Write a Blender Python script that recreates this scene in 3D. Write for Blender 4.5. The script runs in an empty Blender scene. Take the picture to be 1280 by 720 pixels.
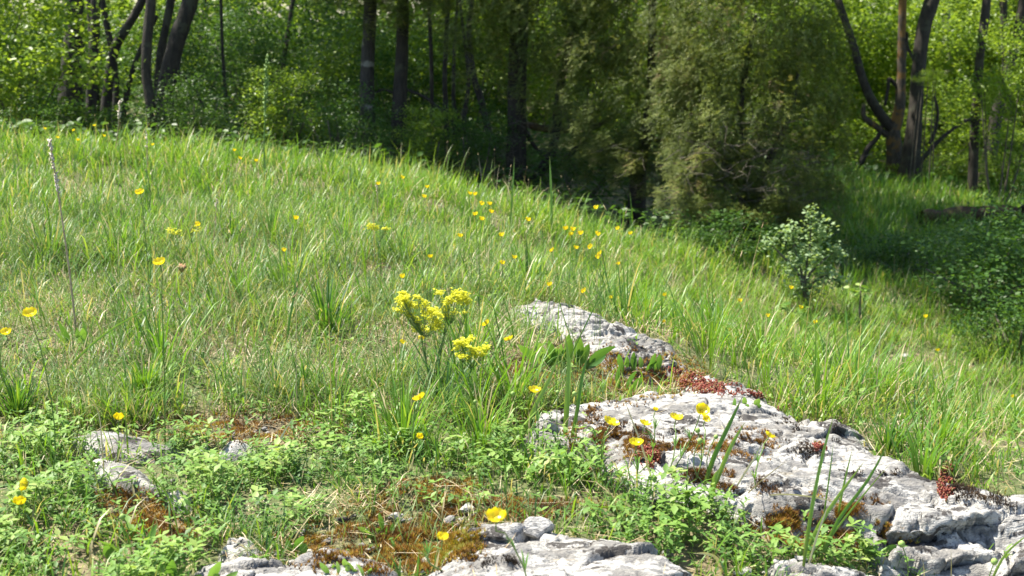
import bpy, math, random
import numpy as np
from mathutils import Vector, Matrix

S = bpy.context.scene
C = S.collection
rng = np.random.default_rng(7)
random.seed(7)

# ------------------------------------------------------------------ camera, world, sun, exposure
PW, PH, FPX = 1280.0, 720.0, 1545.0
PITCH = math.atan(340.0 / FPX)
CZ = 2.0
CAM = np.array([0.0, 0.0, CZ])
cd = bpy.data.cameras.new("camera")
cam = bpy.data.objects.new("camera", cd)
C.objects.link(cam)
cam.location = CAM
cam.rotation_euler = (math.pi / 2 - PITCH, 0, 0)
cd.sensor_width = 36.0
cd.lens = 36.0 * FPX / PW
cd.clip_start = 0.05
cd.clip_end = 2000
cd.dof.use_dof = True
cd.dof.focus_distance = 2.3
cd.dof.aperture_fstop = 9.5
S.camera = cam

SUN_EL = math.radians(61)
SUN_AZ = math.radians(-58)          # clockwise from +Y (the view direction): to the left, a little behind the wood
w = bpy.data.worlds.new("World")
S.world = w
w.use_nodes = True
nt = w.node_tree
sky = nt.nodes.new('ShaderNodeTexSky')
sky.sky_type = 'NISHITA'
sky.sun_disc = False
sky.sun_elevation = SUN_EL
sky.sun_rotation = SUN_AZ
bg = nt.nodes['Background']
nt.links.new(sky.outputs[0], bg.inputs[0])
bg.inputs[1].default_value = 0.10
sl = bpy.data.lights.new("sun", 'SUN')
sl.energy = 5.0
sl.angle = math.radians(0.53)
sl.color = (1.0, 0.94, 0.82)
sun = bpy.data.objects.new("sun", sl)
C.objects.link(sun)
sdir = Vector((math.sin(SUN_AZ) * math.cos(SUN_EL), math.cos(SUN_AZ) * math.cos(SUN_EL), math.sin(SUN_EL)))
sun.rotation_euler = sdir.to_track_quat('Z', 'Y').to_euler()
S.view_settings.view_transform = 'Standard'
S.view_settings.look = 'None'
S.view_settings.exposure = 1.38
S.view_settings.gamma = 1.0
try:
    S.cycles.max_bounces = 7
    S.cycles.diffuse_bounces = 4
    S.cycles.glossy_bounces = 2
    S.cycles.transmission_bounces = 4
    S.cycles.transparent_max_bounces = 4
    S.cycles.caustics_reflective = False
    S.cycles.caustics_refractive = False
except Exception:
    pass

# ------------------------------------------------------------------ projection helpers
SP, CP = math.sin(PITCH), math.cos(PITCH)

def rays(u, v):
    """direction per unit of depth along the view axis"""
    u = np.asarray(u, float); v = np.asarray(v, float)
    a = (u - PW / 2) / FPX; b = (PH / 2 - v) / FPX
    return np.stack([a, CP + b * SP, -SP + b * CP], -1)

def at(u, v, d):
    return CAM + rays(u, v) * np.asarray(d, float)[..., None]

def project(P):
    q = np.asarray(P, float) - CAM
    f = q[..., 1] * CP - q[..., 2] * SP
    up = q[..., 1] * SP + q[..., 2] * CP
    f = np.where(f < 1e-3, 1e-3, f)
    return PW / 2 + FPX * q[..., 0] / f, PH / 2 - FPX * up / f, f

# ------------------------------------------------------------------ noise
_perm = np.random.default_rng(3).permutation(4096)
_ang = np.random.default_rng(4).random(4096) * 2 * math.pi
_gx, _gy = np.cos(_ang), np.sin(_ang)
_val = np.random.default_rng(5).random((4096, 3))

def _h(ix, iy, seed):
    return _perm[(_perm[(ix + seed * 131) & 4095] + iy) & 4095]

def perlin(x, y, seed=0):
    x = np.asarray(x, float); y = np.asarray(y, float)
    ix = np.floor(x).astype(np.int64); iy = np.floor(y).astype(np.int64)
    fx = x - ix; fy = y - iy
    ux = fx * fx * fx * (fx * (fx * 6 - 15) + 10); uy = fy * fy * fy * (fy * (fy * 6 - 15) + 10)
    def g(dx, dy):
        h = _h(ix + dx, iy + dy, seed)
        return _gx[h] * (fx - dx) + _gy[h] * (fy - dy)
    a = g(0, 0) * (1 - ux) + g(1, 0) * ux
    b = g(0, 1) * (1 - ux) + g(1, 1) * ux
    return (a * (1 - uy) + b * uy) * 1.5

def fbm(x, y, octv=4, seed=0, gain=0.5):
    s = 0; a = 1.0
    for k in range(octv):
        s = s + a * perlin(x * 2 ** k + 17.3 * k, y * 2 ** k - 9.1 * k, seed + k)
        a *= gain
    return s

def worley(x, y, seed=0):
    """F1, F2, id values of the nearest cell (3 randoms)"""
    ix = np.floor(x).astype(np.int64); iy = np.floor(y).astype(np.int64)
    f1 = np.full(x.shape, 9.0); f2 = np.full(x.shape, 9.0)
    idv = np.zeros(x.shape, np.int64); px = np.zeros(x.shape); py = np.zeros(x.shape)
    for dx in (-1, 0, 1):
        for dy in (-1, 0, 1):
            h = _h(ix + dx, iy + dy, seed)
            cx = ix + dx + 0.1 + 0.8 * _val[h, 0]; cy = iy + dy + 0.1 + 0.8 * _val[h, 1]
            d = np.hypot(x - cx, y - cy)
            near = d < f1
            f2 = np.where(near, f1, np.minimum(f2, d))
            idv = np.where(near, h, idv); px = np.where(near, x - cx, px); py = np.where(near, y - cy, py)
            f1 = np.where(near, d, f1)
    return f1, f2, idv, px, py

def sstep(a, b, x):
    t = np.clip((x - a) / (b - a), 0, 1)
    return t * t * (3 - 2 * t)

# ------------------------------------------------------------------ terrain: thin plate through measured points
cp = []
for v in (1000, 800, 700, 600, 500, 420, 350, 290, 240, 200):
    for u in (-900, -400, 0, 250, 450):
        d = 0.72 / (SP - CP * (360 - v) / FPX)
        if v <= 290 and u > 300: continue
        cp.append((u, v, d))
cp += [(620, 600, 1.93), (620, 480, 2.42), (560, 400, 3.0), (600, 350, 3.7), (560, 300, 5.0), (620, 330, 4.6), (640, 385, 3.25),
       (500, 240, 6.4), (600, 250, 7.8), (450, 218, 8.0), (640, 262, 8.3), (700, 304, 5.6), (700, 282, 7.4), (300, 212, 7.0),
       (100, 196, 7.2), (-300, 184, 7.6), (800, 300, 8.0), (900, 340, 7.0), (800, 330, 6.3), (850, 400, 5.5), (950, 470, 5.0),
       (1000, 400, 6.5), (1100, 480, 5.5), (1250, 570, 4.6), (1500, 640, 4.2), (1250, 420, 6.5), (1150, 217, 14), (1000, 308, 9.0),
       (1250, 300, 10), (1280, 218, 14), (1600, 420, 7), (1400, 215, 15),
       (750, 405, 2.95), (850, 470, 2.6), (960, 515, 2.42), (1045, 530, 2.32), (1108, 585, 2.1), (1165, 600, 2.02), (1290, 640, 1.85),
       (800, 540, 2.2), (900, 600, 1.96), (1000, 655, 1.79), (1110, 712, 1.76), (1190, 745, 1.80), (1350, 790, 1.74),
       (800, 700, 1.68), (950, 740, 1.6), (800, 900, 1.3), (1100, 900, 1.42), (1600, 1000, 1.4)]
cp = np.array(cp, float)
CPW = at(cp[:, 0], cp[:, 1], cp[:, 2])
extra = []
for x in (-12, -6, -2): extra += [(x, 11, CZ - 1.15), (x, 15, CZ - 1.3)]
extra += [(1, 12, CZ - 1.45), (2, 16, CZ - 1.55), (-4, 25, CZ - 1.0), (6, 25, CZ - 1.1), (12, 16, CZ - 1.3), (-14, 20, CZ - .9),
          (0, 45, CZ - 0.4), (-20, 45, CZ - .2), (20, 45, CZ - 0.4), (40, 20, CZ - .8), (-30, 5, CZ - .3), (-10, 4, CZ - .5), (-10, -4, CZ - .4),
          (0, -8, CZ - 0.9), (10, -6, CZ - 1.9), (10, 3, CZ - 2.0), (5, 1, CZ - 1.75), (20, 4, CZ - 2), (3.0, 2.2, CZ - 1.55), (2.6, 0.6, CZ - 1.4)]
CPW = np.vstack([CPW, np.array(extra, float)])
_X = CPW[:, :2]; _n = len(_X)

def _K(A, B):
    r2 = ((A[:, None, :] - B[None, :, :]) ** 2).sum(-1)
    return 0.5 * r2 * np.log(r2 + 1e-9)
_A = np.zeros((_n + 3, _n + 3)); _A[:_n, :_n] = _K(_X, _X) + np.eye(_n) * 0.02
_Pm = np.hstack([np.ones((_n, 1)), _X]); _A[:_n, _n:] = _Pm; _A[_n:, :_n] = _Pm.T
_W = np.linalg.solve(_A, np.concatenate([CPW[:, 2], np.zeros(3)]))

def tps(x, y):
    sh = x.shape; q = np.stack([x.ravel(), y.ravel()], -1); out = np.empty(len(q))
    for i in range(0, len(q), 20000):
        b = q[i:i + 20000]
        out[i:i + 20000] = _K(b, _X) @ _W[:_n] + _W[_n] + b @ _W[_n + 1:]
    return out.reshape(sh)

class Grid:
    def __init__(s, x0, x1, y0, y1, st, f):
        s.x0, s.y0, s.st = x0, y0, st
        s.xs = np.arange(x0, x1 + st / 2, st); s.ys = np.arange(y0, y1 + st / 2, st)
        X, Y = np.meshgrid(s.xs, s.ys, indexing='ij'); s.X, s.Y = X, Y
        s.z = f(X, Y)
    def __call__(s, x, y):
        fx = np.clip((x - s.x0) / s.st, 0, len(s.xs) - 1.001); fy = np.clip((y - s.y0) / s.st, 0, len(s.ys) - 1.001)
        i = fx.astype(int); j = fy.astype(int); a = fx - i; b = fy - j; z = s.z
        return (z[i, j] * (1 - a) * (1 - b) + z[i + 1, j] * a * (1 - b) + z[i, j + 1] * (1 - a) * b + z[i + 1, j + 1] * a * b)
    def inside(s, x, y):
        return (x > s.x0) & (x < s.xs[-1]) & (y > s.y0) & (y < s.ys[-1])

gA = Grid(-6, 8, -2, 12, 0.06, tps)
gB = Grid(-60, 60, -30, 70, 1.0, lambda x, y: np.clip(tps(x, y), CZ - 2.6, CZ + 1.0))

def G(x, y):
    """bare ground height"""
    x = np.asarray(x, float); y = np.asarray(y, float)
    ea = np.minimum(np.minimum(x + 6, 8 - x), np.minimum(y + 2, 12 - y))
    k = sstep(0, 1.2, ea)
    z = gA(x, y) * k + gB(x, y) * (1 - k)
    r = np.hypot(x, y)
    z = z + 0.012 * perlin(x * 3.1, y * 3.1, 11) * sstep(0.5, 2, r) + 0.035 * perlin(x * 1.1, y * 1.1, 12) * sstep(3, 7, r)
    return z

# ------------------------------------------------------------------ limestone outcrops as height fields over their own outlines
RG = Grid(-1.35, 1.75, 1.2, 3.75, 0.0036, lambda x, y: np.zeros_like(x))
gRG = G(RG.X, RG.Y)

def unproj(u, v, surf, h=0.0, t0=1.1, t1=30.0, n=260):
    """where the pixel's ray comes within h of the surface"""
    u = np.atleast_1d(np.asarray(u, float)); v = np.atleast_1d(np.asarray(v, float))
    D = rays(u, v); ts = np.geomspace(t0, t1, n); hit = np.full(len(u), t1); prev = ts[0]; done = np.zeros(len(u), bool)
    lo = np.full(len(u), float(t0)); hi = np.full(len(u), float(t1))
    for t in ts:
        P = CAM + D * t
        below = (P[:, 2] < surf(P[:, 0], P[:, 1]) + h) & ~done
        lo[below] = prev; hi[below] = t; done |= below; prev = t
        if done.all(): break
    for _ in range(9):
        m = (lo + hi) / 2; P = CAM + D * m[:, None]
        b = P[:, 2] < surf(P[:, 0], P[:, 1]) + h
        hi = np.where(b, m, hi); lo = np.where(b, lo, m)
    m = (lo + hi) / 2
    return CAM + D * m[:, None]

def poly_sdf(X, Y, poly):
    x, y = X.ravel(), Y.ravel(); d = np.full(x.shape, 1e9); ins = np.zeros(x.shape, bool)
    n = len(poly)
    for i in range(n):
        ax, ay = poly[i]; bx, by = poly[(i + 1) % n]
        ex, ey = bx - ax, by - ay; L = ex * ex + ey * ey + 1e-12
        t = np.clip(((x - ax) * ex + (y - ay) * ey) / L, 0, 1)
        d = np.minimum(d, np.hypot(x - ax - t * ex, y - ay - t * ey))
        c = ((ay > y) != (by > y)) & (x < (bx - ax) * (y - ay) / (by - ay + 1e-12) + ax)
        ins ^= c
    return np.where(ins, d, -d).reshape(X.shape)

ROCKS = []      # dicts: sub-rectangle of RG, height above ground, z
def outcrop(name, label, pts, hm, edge=0.05, block=0.0, rough=1.0, seed=0, flat=False, wob=0.012, bsize=9.0, tilt=0.0, terr=None):
    P = unproj([p[0] for p in pts], [p[1] for p in pts], G, h=hm * 0.8)
    poly = P[:, :2]
    m = 0.12
    i0 = max(0, int((poly[:, 0].min() - m - RG.x0) / RG.st)); i1 = min(len(RG.xs), int((poly[:, 0].max() + m - RG.x0) / RG.st))
    j0 = max(0, int((poly[:, 1].min() - m - RG.y0) / RG.st)); j1 = min(len(RG.ys), int((poly[:, 1].max() + m - RG.y0) / RG.st))
    X = RG.X[i0:i1, j0:j1]; Y = RG.Y[i0:i1, j0:j1]; g = gRG[i0:i1, j0:j1]
    s = poly_sdf(X, Y, poly)
    s = s + wob * fbm(X * 14, Y * 14, 4, seed + 1)
    # general swell that ends in a broken edge
    h = hm * (1 - np.exp(-np.clip(s, 0, None) / edge * 1.6)) + np.clip(s, None, 0) * 2.2
    inside = sstep(-0.01, 0.03, s)
    # detail coordinates run up steep faces; displacement goes along the base normal
    zb = g + h * inside; X0, Y0 = X, Y; Y = Y + 1.5 * (zb - zb.mean())
    # joints of the rock, rotated so that beds run obliquely
    a = 0.35; xr = X * math.cos(a) + Y * math.sin(a); yr = -X * math.sin(a) + Y * math.cos(a)
    wx = xr + 0.014 * fbm(X * 9, Y * 9, 3, seed + 5); wy = yr + 0.014 * fbm(X * 9, Y * 9, 3, seed + 8)
    f1, f2, idv, px, py = worley(wx * bsize * 0.62, wy * bsize * 1.25, seed + 2)
    r0, r1, r2 = _val[idv, 0] - .5, _val[idv, 1] - .5, _val[idv, 2] - .5
    bl = block if np.isscalar(block) else block(X, Y)
    blk = r0 * 1.6 * bl + (px * r1 + py * r2) * (bl * 1.6 + .022)
    crack = -(1 - sstep(0.0, 0.09, f2 - f1)) * (0.010 + bl * 0.9) * sstep(-0.15, 0.25, fbm(X * 5, Y * 5, 2, seed + 30) + np.minimum(bl * 30, 0.6))
    g1, g2, idb, qx, qy = worley(wx * 26, wy * 44, seed + 4)
    q0 = _val[idb, 0] - .5
    small = .38 * (q0 * 0.010 - (1 - sstep(0, .22, g2 - g1)) * 0.004 + (qx * (_val[idb, 1] - .5) + qy * (_val[idb, 2] - .5)) * .008) * (0.5 + bl * 25) * sstep(-.5, .4, fbm(X * 7, Y * 7, 2, seed + 41) + np.minimum(bl * 20, .5))
    swell = 0.008 * fbm(X * 5.5, Y * 7.5, 3, seed + 9)
    rid = 1 - np.abs(fbm(wx * 9, wy * 20, 2, seed + 12)); rid = -0.009 * sstep(0.93, 1.0, rid)
    pit = -0.0035 * sstep(0.15, 0.7, fbm(X * 60, Y * 75, 2, seed + 15))
    fine = 0.0011 * fbm(X * 120, Y * 150, 3, seed + 18) + 0.0022 * fbm(X * 26, Y * 46, 3, seed + 25)
    det = (swell + blk + crack + small + rid * 1.0 + pit + fine) * rough
    z = g + h + det * inside * (0.35 + 0.65 * sstep(0, 0.05, s))
    X, Y = X0, Y0
    amp = det * inside * (0.35 + 0.65 * sstep(0, 0.05, s)); zs = g + h
    for _ in range(3): zs[1:-1, 1:-1] = (zs[1:-1, 1:-1] * 2 + zs[:-2, 1:-1] + zs[2:, 1:-1] + zs[1:-1, :-2] + zs[1:-1, 2:]) / 6
    if tilt: z = z + tilt * (Y - Y.mean()) * inside
    if terr is not None:      # bedding ledges
        k = terr(X, Y); st_ = .034; t_ = (z - g.min() + .5 * (X - X.mean()) * .3 + .012 * fbm(X * 8, Y * 8, 2, seed + 60)) / st_; fl = np.floor(t_)
        z = z + k * ((fl + sstep(.55, .95, t_ - fl)) - t_) * st_ * .8
    keep = s > -0.05
    if terr is not None:
        zl = g + h; t_ = (zl - g.min() + .012 * fbm(X * 8, Y * 8, 2, seed + 60)) / st_; fl = np.floor(t_); zl = zl + k * ((fl + sstep(.55, .95, t_ - fl)) - t_) * st_ * .8
        zs = zl
        for _ in range(2): zs[1:-1, 1:-1] = (zs[1:-1, 1:-1] * 2 + zs[:-2, 1:-1] + zs[2:, 1:-1] + zs[1:-1, :-2] + zs[1:-1, 2:]) / 6
    ROCKS.append(dict(zs=zs, amp=amp, name=name, label=label, i0=i0, j0=j0, X=X, Y=Y, z=z, keep=keep, s=s))
    sub = RG.z[i0:i1, j0:j1]
    np.maximum(sub, np.where(keep, z - g, 0), out=sub)

def b_main(X, Y):
    u, v, d = project(np.stack([X, Y, G(X, Y) + .06], -1))
    return 0.003 + 0.021 * sstep(960, 1180, u) * sstep(560, 625, v)

outcrop("limestone_outcrop", "largest grey-white limestone slab running down to the right edge, blotched with black lichen",
        [(655, 512), (700, 494), (760, 486), (830, 480), (862, 470), (905, 478), (940, 484), (972, 500), (1004, 514), (1045, 509), (1085, 526),
         (1106, 562), (1165, 578), (1215, 592), (1300, 604), (1480, 650), (1520, 900), (1230, 900), (1165, 745), (1118, 700), (1080, 664), (1030, 645), (960, 640),
         (920, 622), (860, 600), (800, 596), (760, 572), (735, 552), (690, 545), (650, 540)], 0.045, 0.06, b_main, 1.0, 0, terr=lambda X, Y: .2 + .8 * sstep(.010, .022, b_main(X, Y)))
outcrop("limestone_outcrop", "rugged limestone ridge in the grass behind the leaf rosette, farthest rock back",
        [(640, 374), (668, 372), (700, 380), (735, 388), (770, 398), (812, 414), (845, 428), (862, 452), (850, 468), (808, 462), (770, 452), (742, 436),
         (715, 420), (690, 402), (650, 388)], 0.032, 0.04, 0.008, 1.1, 50, bsize=15)
outcrop("limestone_outcrop", "narrow grey rock neck under red stonecrop joining the rugged ridge and the largest slab",
        [(850, 452), (868, 462), (900, 470), (935, 480), (968, 492), (960, 502), (905, 492), (865, 482), (842, 468)], 0.035, 0.035, 0.007, 1.0, 400, bsize=14)
outcrop("limestone_outcrop", "bright white cracked limestone slab at the bottom edge under the lone buttercup",
        [(556, 652), (600, 640), (660, 634), (700, 644), (745, 656), (790, 662), (835, 678), (880, 696), (905, 726), (920, 860), (500, 860), (490, 724), (540, 684)],
        0.045, 0.05, 0.006, 0.9, 90, bsize=11)
outcrop("limestone_outcrop", "pale flat limestone at the bottom edge left of the mossy patch",
        [(236, 700), (300, 680), (345, 684), (390, 686), (420, 680), (470, 690), (508, 704), (504, 860), (216, 860)], 0.035, 0.04, 0.005, .9, 130, bsize=12)
outcrop("limestone_outcrop", "low pale rock showing below the yellow bud-like buttercup at left",
        [(92, 536), (125, 530), (175, 537), (205, 545), (225, 552), (190, 562), (140, 560), (100, 548)], 0.028, 0.03, 0.004, .8, 160, bsize=14)
outcrop("limestone_outcrop", "small slanting rock with a dark brown moss cap among the left clover",
        [(104, 566), (128, 562), (160, 570), (190, 586), (215, 598), (238, 606), (228, 616), (180, 604), (130, 594), (108, 582)], 0.035, 0.03, 0.005, .8, 190, bsize=14)
outcrop("limestone_outcrop", "sliver of white rock in orange moss left of centre",
        [(272, 548), (300, 544), (322, 550), (312, 558), (280, 558)], 0.025, 0.03, 0.003, .8, 220)
outcrop("limestone_outcrop", "small rock fragments in the clover just above the pale bottom-left rock",
        [(272, 664), (300, 656), (328, 664), (322, 680), (290, 684), (270, 678)], 0.03, 0.03, 0.006, .9, 250)
outcrop("limestone_outcrop", "white rock knob between clover and brown moss at bottom centre-left",
        [(352, 690), (390, 672), (430, 666), (448, 680), (440, 700), (400, 700), (360, 700)], 0.03, 0.03, 0.006, .9, 280)
outcrop("limestone_outcrop", "pale rock strip in the grass below the tall blade tuft at lower right",
        [(950, 694), (985, 684), (1020, 690), (1060, 700), (1110, 712), (1140, 740), (1080, 760), (1010, 730), (960, 712)], 0.03, 0.03, 0.006, .9, 310)
outcrop("limestone_outcrop", "small light rock breaking through the grass left of the main slab",
        [(800, 600), (822, 598), (842, 612), (836, 626), (815, 620)], 0.03, 0.03, 0.005, .9, 340)
outcrop("limestone_outcrop", "white crusted rock corner at the very bottom right of the bright slab",
        [(905, 712), (945, 716), (960, 740), (930, 800), (890, 760)], 0.03, 0.03, 0.005, .9, 370)

def Ssurf(x, y):
    x = np.asarray(x, float); y = np.asarray(y, float)
    return G(x, y) + np.where(RG.inside(x, y), RG(x, y), 0)
def rockh(x, y):
    return np.where(RG.inside(x, y), RG(x, y), 0)

# ------------------------------------------------------------------ mesh helpers
def mesh_np(name, V, F, mats=(), attrs=None, smooth=False, mi=None):
    """V (n,3); F list of int arrays (m,3) or (m,4)"""
    me = bpy.data.meshes.new(name)
    V = np.ascontiguousarray(V, np.float32)
    me.vertices.add(len(V)); me.vertices.foreach_set("co", V.ravel())
    F = [np.ascontiguousarray(f, np.int32) for f in (F if isinstance(F, (list, tuple)) else [F]) if len(f)]
    loops = np.concatenate([f.ravel() for f in F]); cnt = np.concatenate([np.full(len(f), f.shape[1], np.int32) for f in F])
    me.loops.add(len(loops)); me.loops.foreach_set("vertex_index", loops)
    me.polygons.add(len(cnt)); st = np.concatenate([[0], np.cumsum(cnt)[:-1]]).astype(np.int32)
    me.polygons.foreach_set("loop_start", st)
    if mi is not None: me.polygons.foreach_set("material_index", np.ascontiguousarray(mi, np.int32))
    if smooth: me.polygons.foreach_set("use_smooth", np.ones(len(cnt), bool))
    for k, a in (attrs or {}).items():
        at_ = me.attributes.new(k, 'FLOAT', 'POINT'); at_.data.foreach_set("value", np.ascontiguousarray(a, np.float32))
    for m in mats: me.materials.append(m)
    me.update(calc_edges=True)
    return me

def link(name, me, parent=None, loc=(0, 0, 0), **props):
    o = bpy.data.objects.new(name, me); C.objects.link(o)
    o.location = loc
    if parent is not None: o.parent = parent
    for k, v in props.items():
        if v is not None: o[k] = v
    return o

def thing(name, label, cat, loc=(0, 0, 0), group=None):
    return link(name, None, None, loc, label=label, category=cat, group=group)

def merge(parts):
    """list of (V, F(tri or quad arrays list), rnd, tt) -> one"""
    Vs, T, Q, R, TT = [], [], [], [], []; n = 0
    for V, F, r, t in parts:
        V = np.asarray(V, float)
        for f in (F if isinstance(F, (list, tuple)) else [F]):
            f = np.asarray(f)
            if len(f): (T if f.shape[1] == 3 else Q).append(f + n)
        Vs.append(V); R.append(np.broadcast_to(r, len(V))); TT.append(np.broadcast_to(t, len(V))); n += len(V)
    F = []
    if T: F.append(np.vstack(T))
    if Q: F.append(np.vstack(Q))
    return np.vstack(Vs), F, np.concatenate(R), np.concatenate(TT)

def rots(az, tilt, spin=None):
    """template +Z axis tilted by tilt towards azimuth az; spin about own axis. (n,3,3)"""
    az = np.asarray(az, float); tilt = np.asarray(tilt, float)
    ca, sa, ct, st = np.cos(az), np.sin(az), np.cos(tilt), np.sin(tilt); z = np.zeros_like(ca)
    Rz = np.stack([np.stack([ca, -sa, z], -1), np.stack([sa, ca, z], -1), np.stack([z, z, z + 1], -1)], -2)
    Ry = np.stack([np.stack([ct, z, st], -1), np.stack([z, z + 1, z], -1), np.stack([-st, z, ct], -1)], -2)
    R = Rz @ Ry
    s = np.zeros_like(ca) if spin is None else np.asarray(spin, float)
    s = s - (az if spin is None else 0)
    cs, ss = np.cos(s), np.sin(s)
    Rs = np.stack([np.stack([cs, -ss, z], -1), np.stack([ss, cs, z], -1), np.stack([z, z, z + 1], -1)], -2)
    return R @ Rs

def scatter(TV, TF, P, R, sc, rnd, tt=None):
    """copies of a template baked to one mesh. returns V,F,rnd,t"""
    n, k = len(P), len(TV)
    sc = np.broadcast_to(np.asarray(sc, float), (n,)) if np.ndim(sc) < 2 else sc
    tv = TV[None] * (sc[:, None, None] if np.ndim(sc) == 1 else sc[:, None, :])
    V = np.einsum('nij,nkj->nki', R, tv) + P[:, None, :]
    F = (TF[None] + (np.arange(n) * k)[:, None, None]).reshape(-1, TF.shape[1])
    t = np.tile(tt if tt is not None else np.zeros(k), n)
    return V.reshape(-1, 3), F, np.repeat(rnd, k), t

def blades(P, h, wd, az, tilt0, bend, rnd, seg=3, lean_pow=1.6, face=None):
    """grass blades as tapered strips"""
    n = len(P); L = seg
    s = np.linspace(0, 1, L + 1)
    th = tilt0[:, None] + bend[:, None] * s[None] ** lean_pow
    ds = h[:, None] / L
    tm = (th[:, 1:] + th[:, :-1]) / 2
    hx = np.concatenate([np.zeros((n, 1)), np.cumsum(np.sin(tm) * ds, 1)], 1)
    hz = np.concatenate([np.zeros((n, 1)), np.cumsum(np.cos(tm) * ds, 1)], 1)
    cx = P[:, 0:1] + hx * np.cos(az)[:, None]; cy = P[:, 1:2] + hx * np.sin(az)[:, None]; cz = P[:, 2:3] + hz
    fa = az + math.pi / 2 if face is None else face
    prof = np.array([0.75, 1.0, 0.85, 0.6, 0.45])[:L] if L > 2 else np.array([0.8, 1.0])[:L]
    wv = wd[:, None] * prof[None] / 2
    ox = np.cos(fa)[:, None] * wv; oy = np.sin(fa)[:, None] * wv
    K = 2 * L + 1
    V = np.empty((n, K, 3))
    V[:, 0:2 * L:2, 0] = cx[:, :L] - ox; V[:, 0:2 * L:2, 1] = cy[:, :L] - oy; V[:, 0:2 * L:2, 2] = cz[:, :L]
    V[:, 1:2 * L:2, 0] = cx[:, :L] + ox; V[:, 1:2 * L:2, 1] = cy[:, :L] + oy; V[:, 1:2 * L:2, 2] = cz[:, :L]
    V[:, 2 * L, 0] = cx[:, L]; V[:, 2 * L, 1] = cy[:, L]; V[:, 2 * L, 2] = cz[:, L]
    q = np.array([[2 * i, 2 * i + 1, 2 * i + 3, 2 * i + 2] for i in range(L - 1)])
    base = (np.arange(n) * K)[:, None, None]
    Q = (q[None] + base).reshape(-1, 4); T = (np.array([[2 * L - 2, 2 * L - 1, 2 * L]])[None] + base).reshape(-1, 3)
    t = np.tile(np.append(np.repeat(s[:-1], 2), 1.0), n)
    return V.reshape(-1, 3), [T, Q], np.repeat(rnd, K), t

def tube(pts, rad, sides=7, noise=0.0, seed=0, cap=True):
    pts = np.asarray(pts, float); rad = np.broadcast_to(np.asarray(rad, float), len(pts))
    n = len(pts); T = np.gradient(pts, axis=0); T /= np.linalg.norm(T, axis=1)[:, None] + 1e-12
    ref = np.array([0.3, 0.9, 0.1]) if abs(T[:, 2]).mean() > .6 else np.array([0.05, 0.1, 1.0])
    A = np.cross(T, ref); A /= np.linalg.norm(A, axis=1)[:, None] + 1e-12; B = np.cross(T, A)
    an = np.linspace(0, 2 * math.pi, sides, endpoint=False)
    rr = rad[:, None] * np.ones(sides)[None]
    if noise: rr = rr * (1 + noise * perlin(an[None] * 1.3 + seed, (np.arange(n) * 0.7)[:, None] + seed, 3) + noise * .6 * perlin(an[None] * 3 + seed, (np.arange(n) * 1.9)[:, None], 5))
    V = pts[:, None] + A[:, None] * (np.cos(an)[None] * rr)[..., None] + B[:, None] * (np.sin(an)[None] * rr)[..., None]
    V = V.reshape(-1, 3)
    i = np.arange(n - 1)[:, None] * sides; j = np.arange(sides)[None]; j2 = (j + 1) % sides
    Q = np.stack([i + j, i + j2, i + sides + j2, i + sides + j], -1).reshape(-1, 4)
    Ts = []
    if cap:
        V = np.vstack([V, pts[-1:] + T[-1:] * rad[-1] * .5]); k = len(V) - 1; b = (n - 1) * sides
        Ts = np.array([[b + q, b + (q + 1) % sides, k] for q in range(sides)])
    t = np.repeat(np.linspace(0, 1, n), sides)
    if cap: t = np.append(t, 1)
    return V, ([Ts, Q] if cap else [Q]), 0.5, t

def curve(pts, n=10):
    """Catmull-Rom through pts"""
    p = np.asarray(pts, float)
    if len(p) == 2: return p[0] + (p[1] - p[0]) * np.linspace(0, 1, n)[:, None]
    q = np.vstack([2 * p[0] - p[1], p, 2 * p[-1] - p[-2]]); out = []
    ts = np.linspace(0, len(p) - 1, n)
    for t in ts:
        i = min(int(t), len(p) - 2); f = t - i
        a, b, c, d = q[i], q[i + 1], q[i + 2], q[i + 3]
        out.append(0.5 * ((2 * b) + (c - a) * f + (2 * a - 5 * b + 4 * c - d) * f * f + (3 * b - a - 3 * c + d) * f ** 3))
    return np.array(out)

# ------------------------------------------------------------------ materials
def newmat(name):
    m = bpy.data.materials.new(name); m.use_nodes = True
    n = m.node_tree.nodes; l = m.node_tree.links
    return m, n, l, n['Principled BSDF'], n['Material Output']

def ramp(n, stops, interp='LINEAR'):
    r = n.new('ShaderNodeValToRGB'); r.color_ramp.interpolation = interp
    e = r.color_ramp.elements
    while len(e) < len(stops): e.new(0.5)
    for k, (p, c) in enumerate(stops):
        e[k].position = p; e[k].color = (*c, 1)
    return r

def mixc(n, l, a, b, f, mode='MIX'):
    m = n.new('ShaderNodeMix'); m.data_type = 'RGBA'; m.blend_type = mode
    for k, v in ((6, a), (7, b), (0, f)):
        if isinstance(v, (int, float)): m.inputs[k].default_value = v
        elif isinstance(v, tuple): m.inputs[k].default_value = (*v, 1)
        else: l.new(v, m.inputs[k])
    return m.outputs[2]

def noise(n, l, scale, detail=4, rough=.55, vec=None, dist=0):
    t = n.new('ShaderNodeTexNoise'); t.inputs['Scale'].default_value = scale; t.inputs['Detail'].default_value = detail
    t.inputs['Roughness'].default_value = rough; t.inputs['Distortion'].default_value = dist
    if vec is not None: l.new(vec, t.inputs['Vector'])
    return t.outputs['Fac']

def mapr(n, l, v, a, b, c=0.0, d=1.0):
    m = n.new('ShaderNodeMapRange'); m.interpolation_type = 'SMOOTHSTEP'
    l.new(v, m.inputs[0])
    for k, x in zip((1, 2, 3, 4), (a, b, c, d)): m.inputs[k].default_value = x
    return m.outputs[0]

def attr(n, name):
    a = n.new('ShaderNodeAttribute'); a.attribute_name = name; return a.outputs['Fac']

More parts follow.
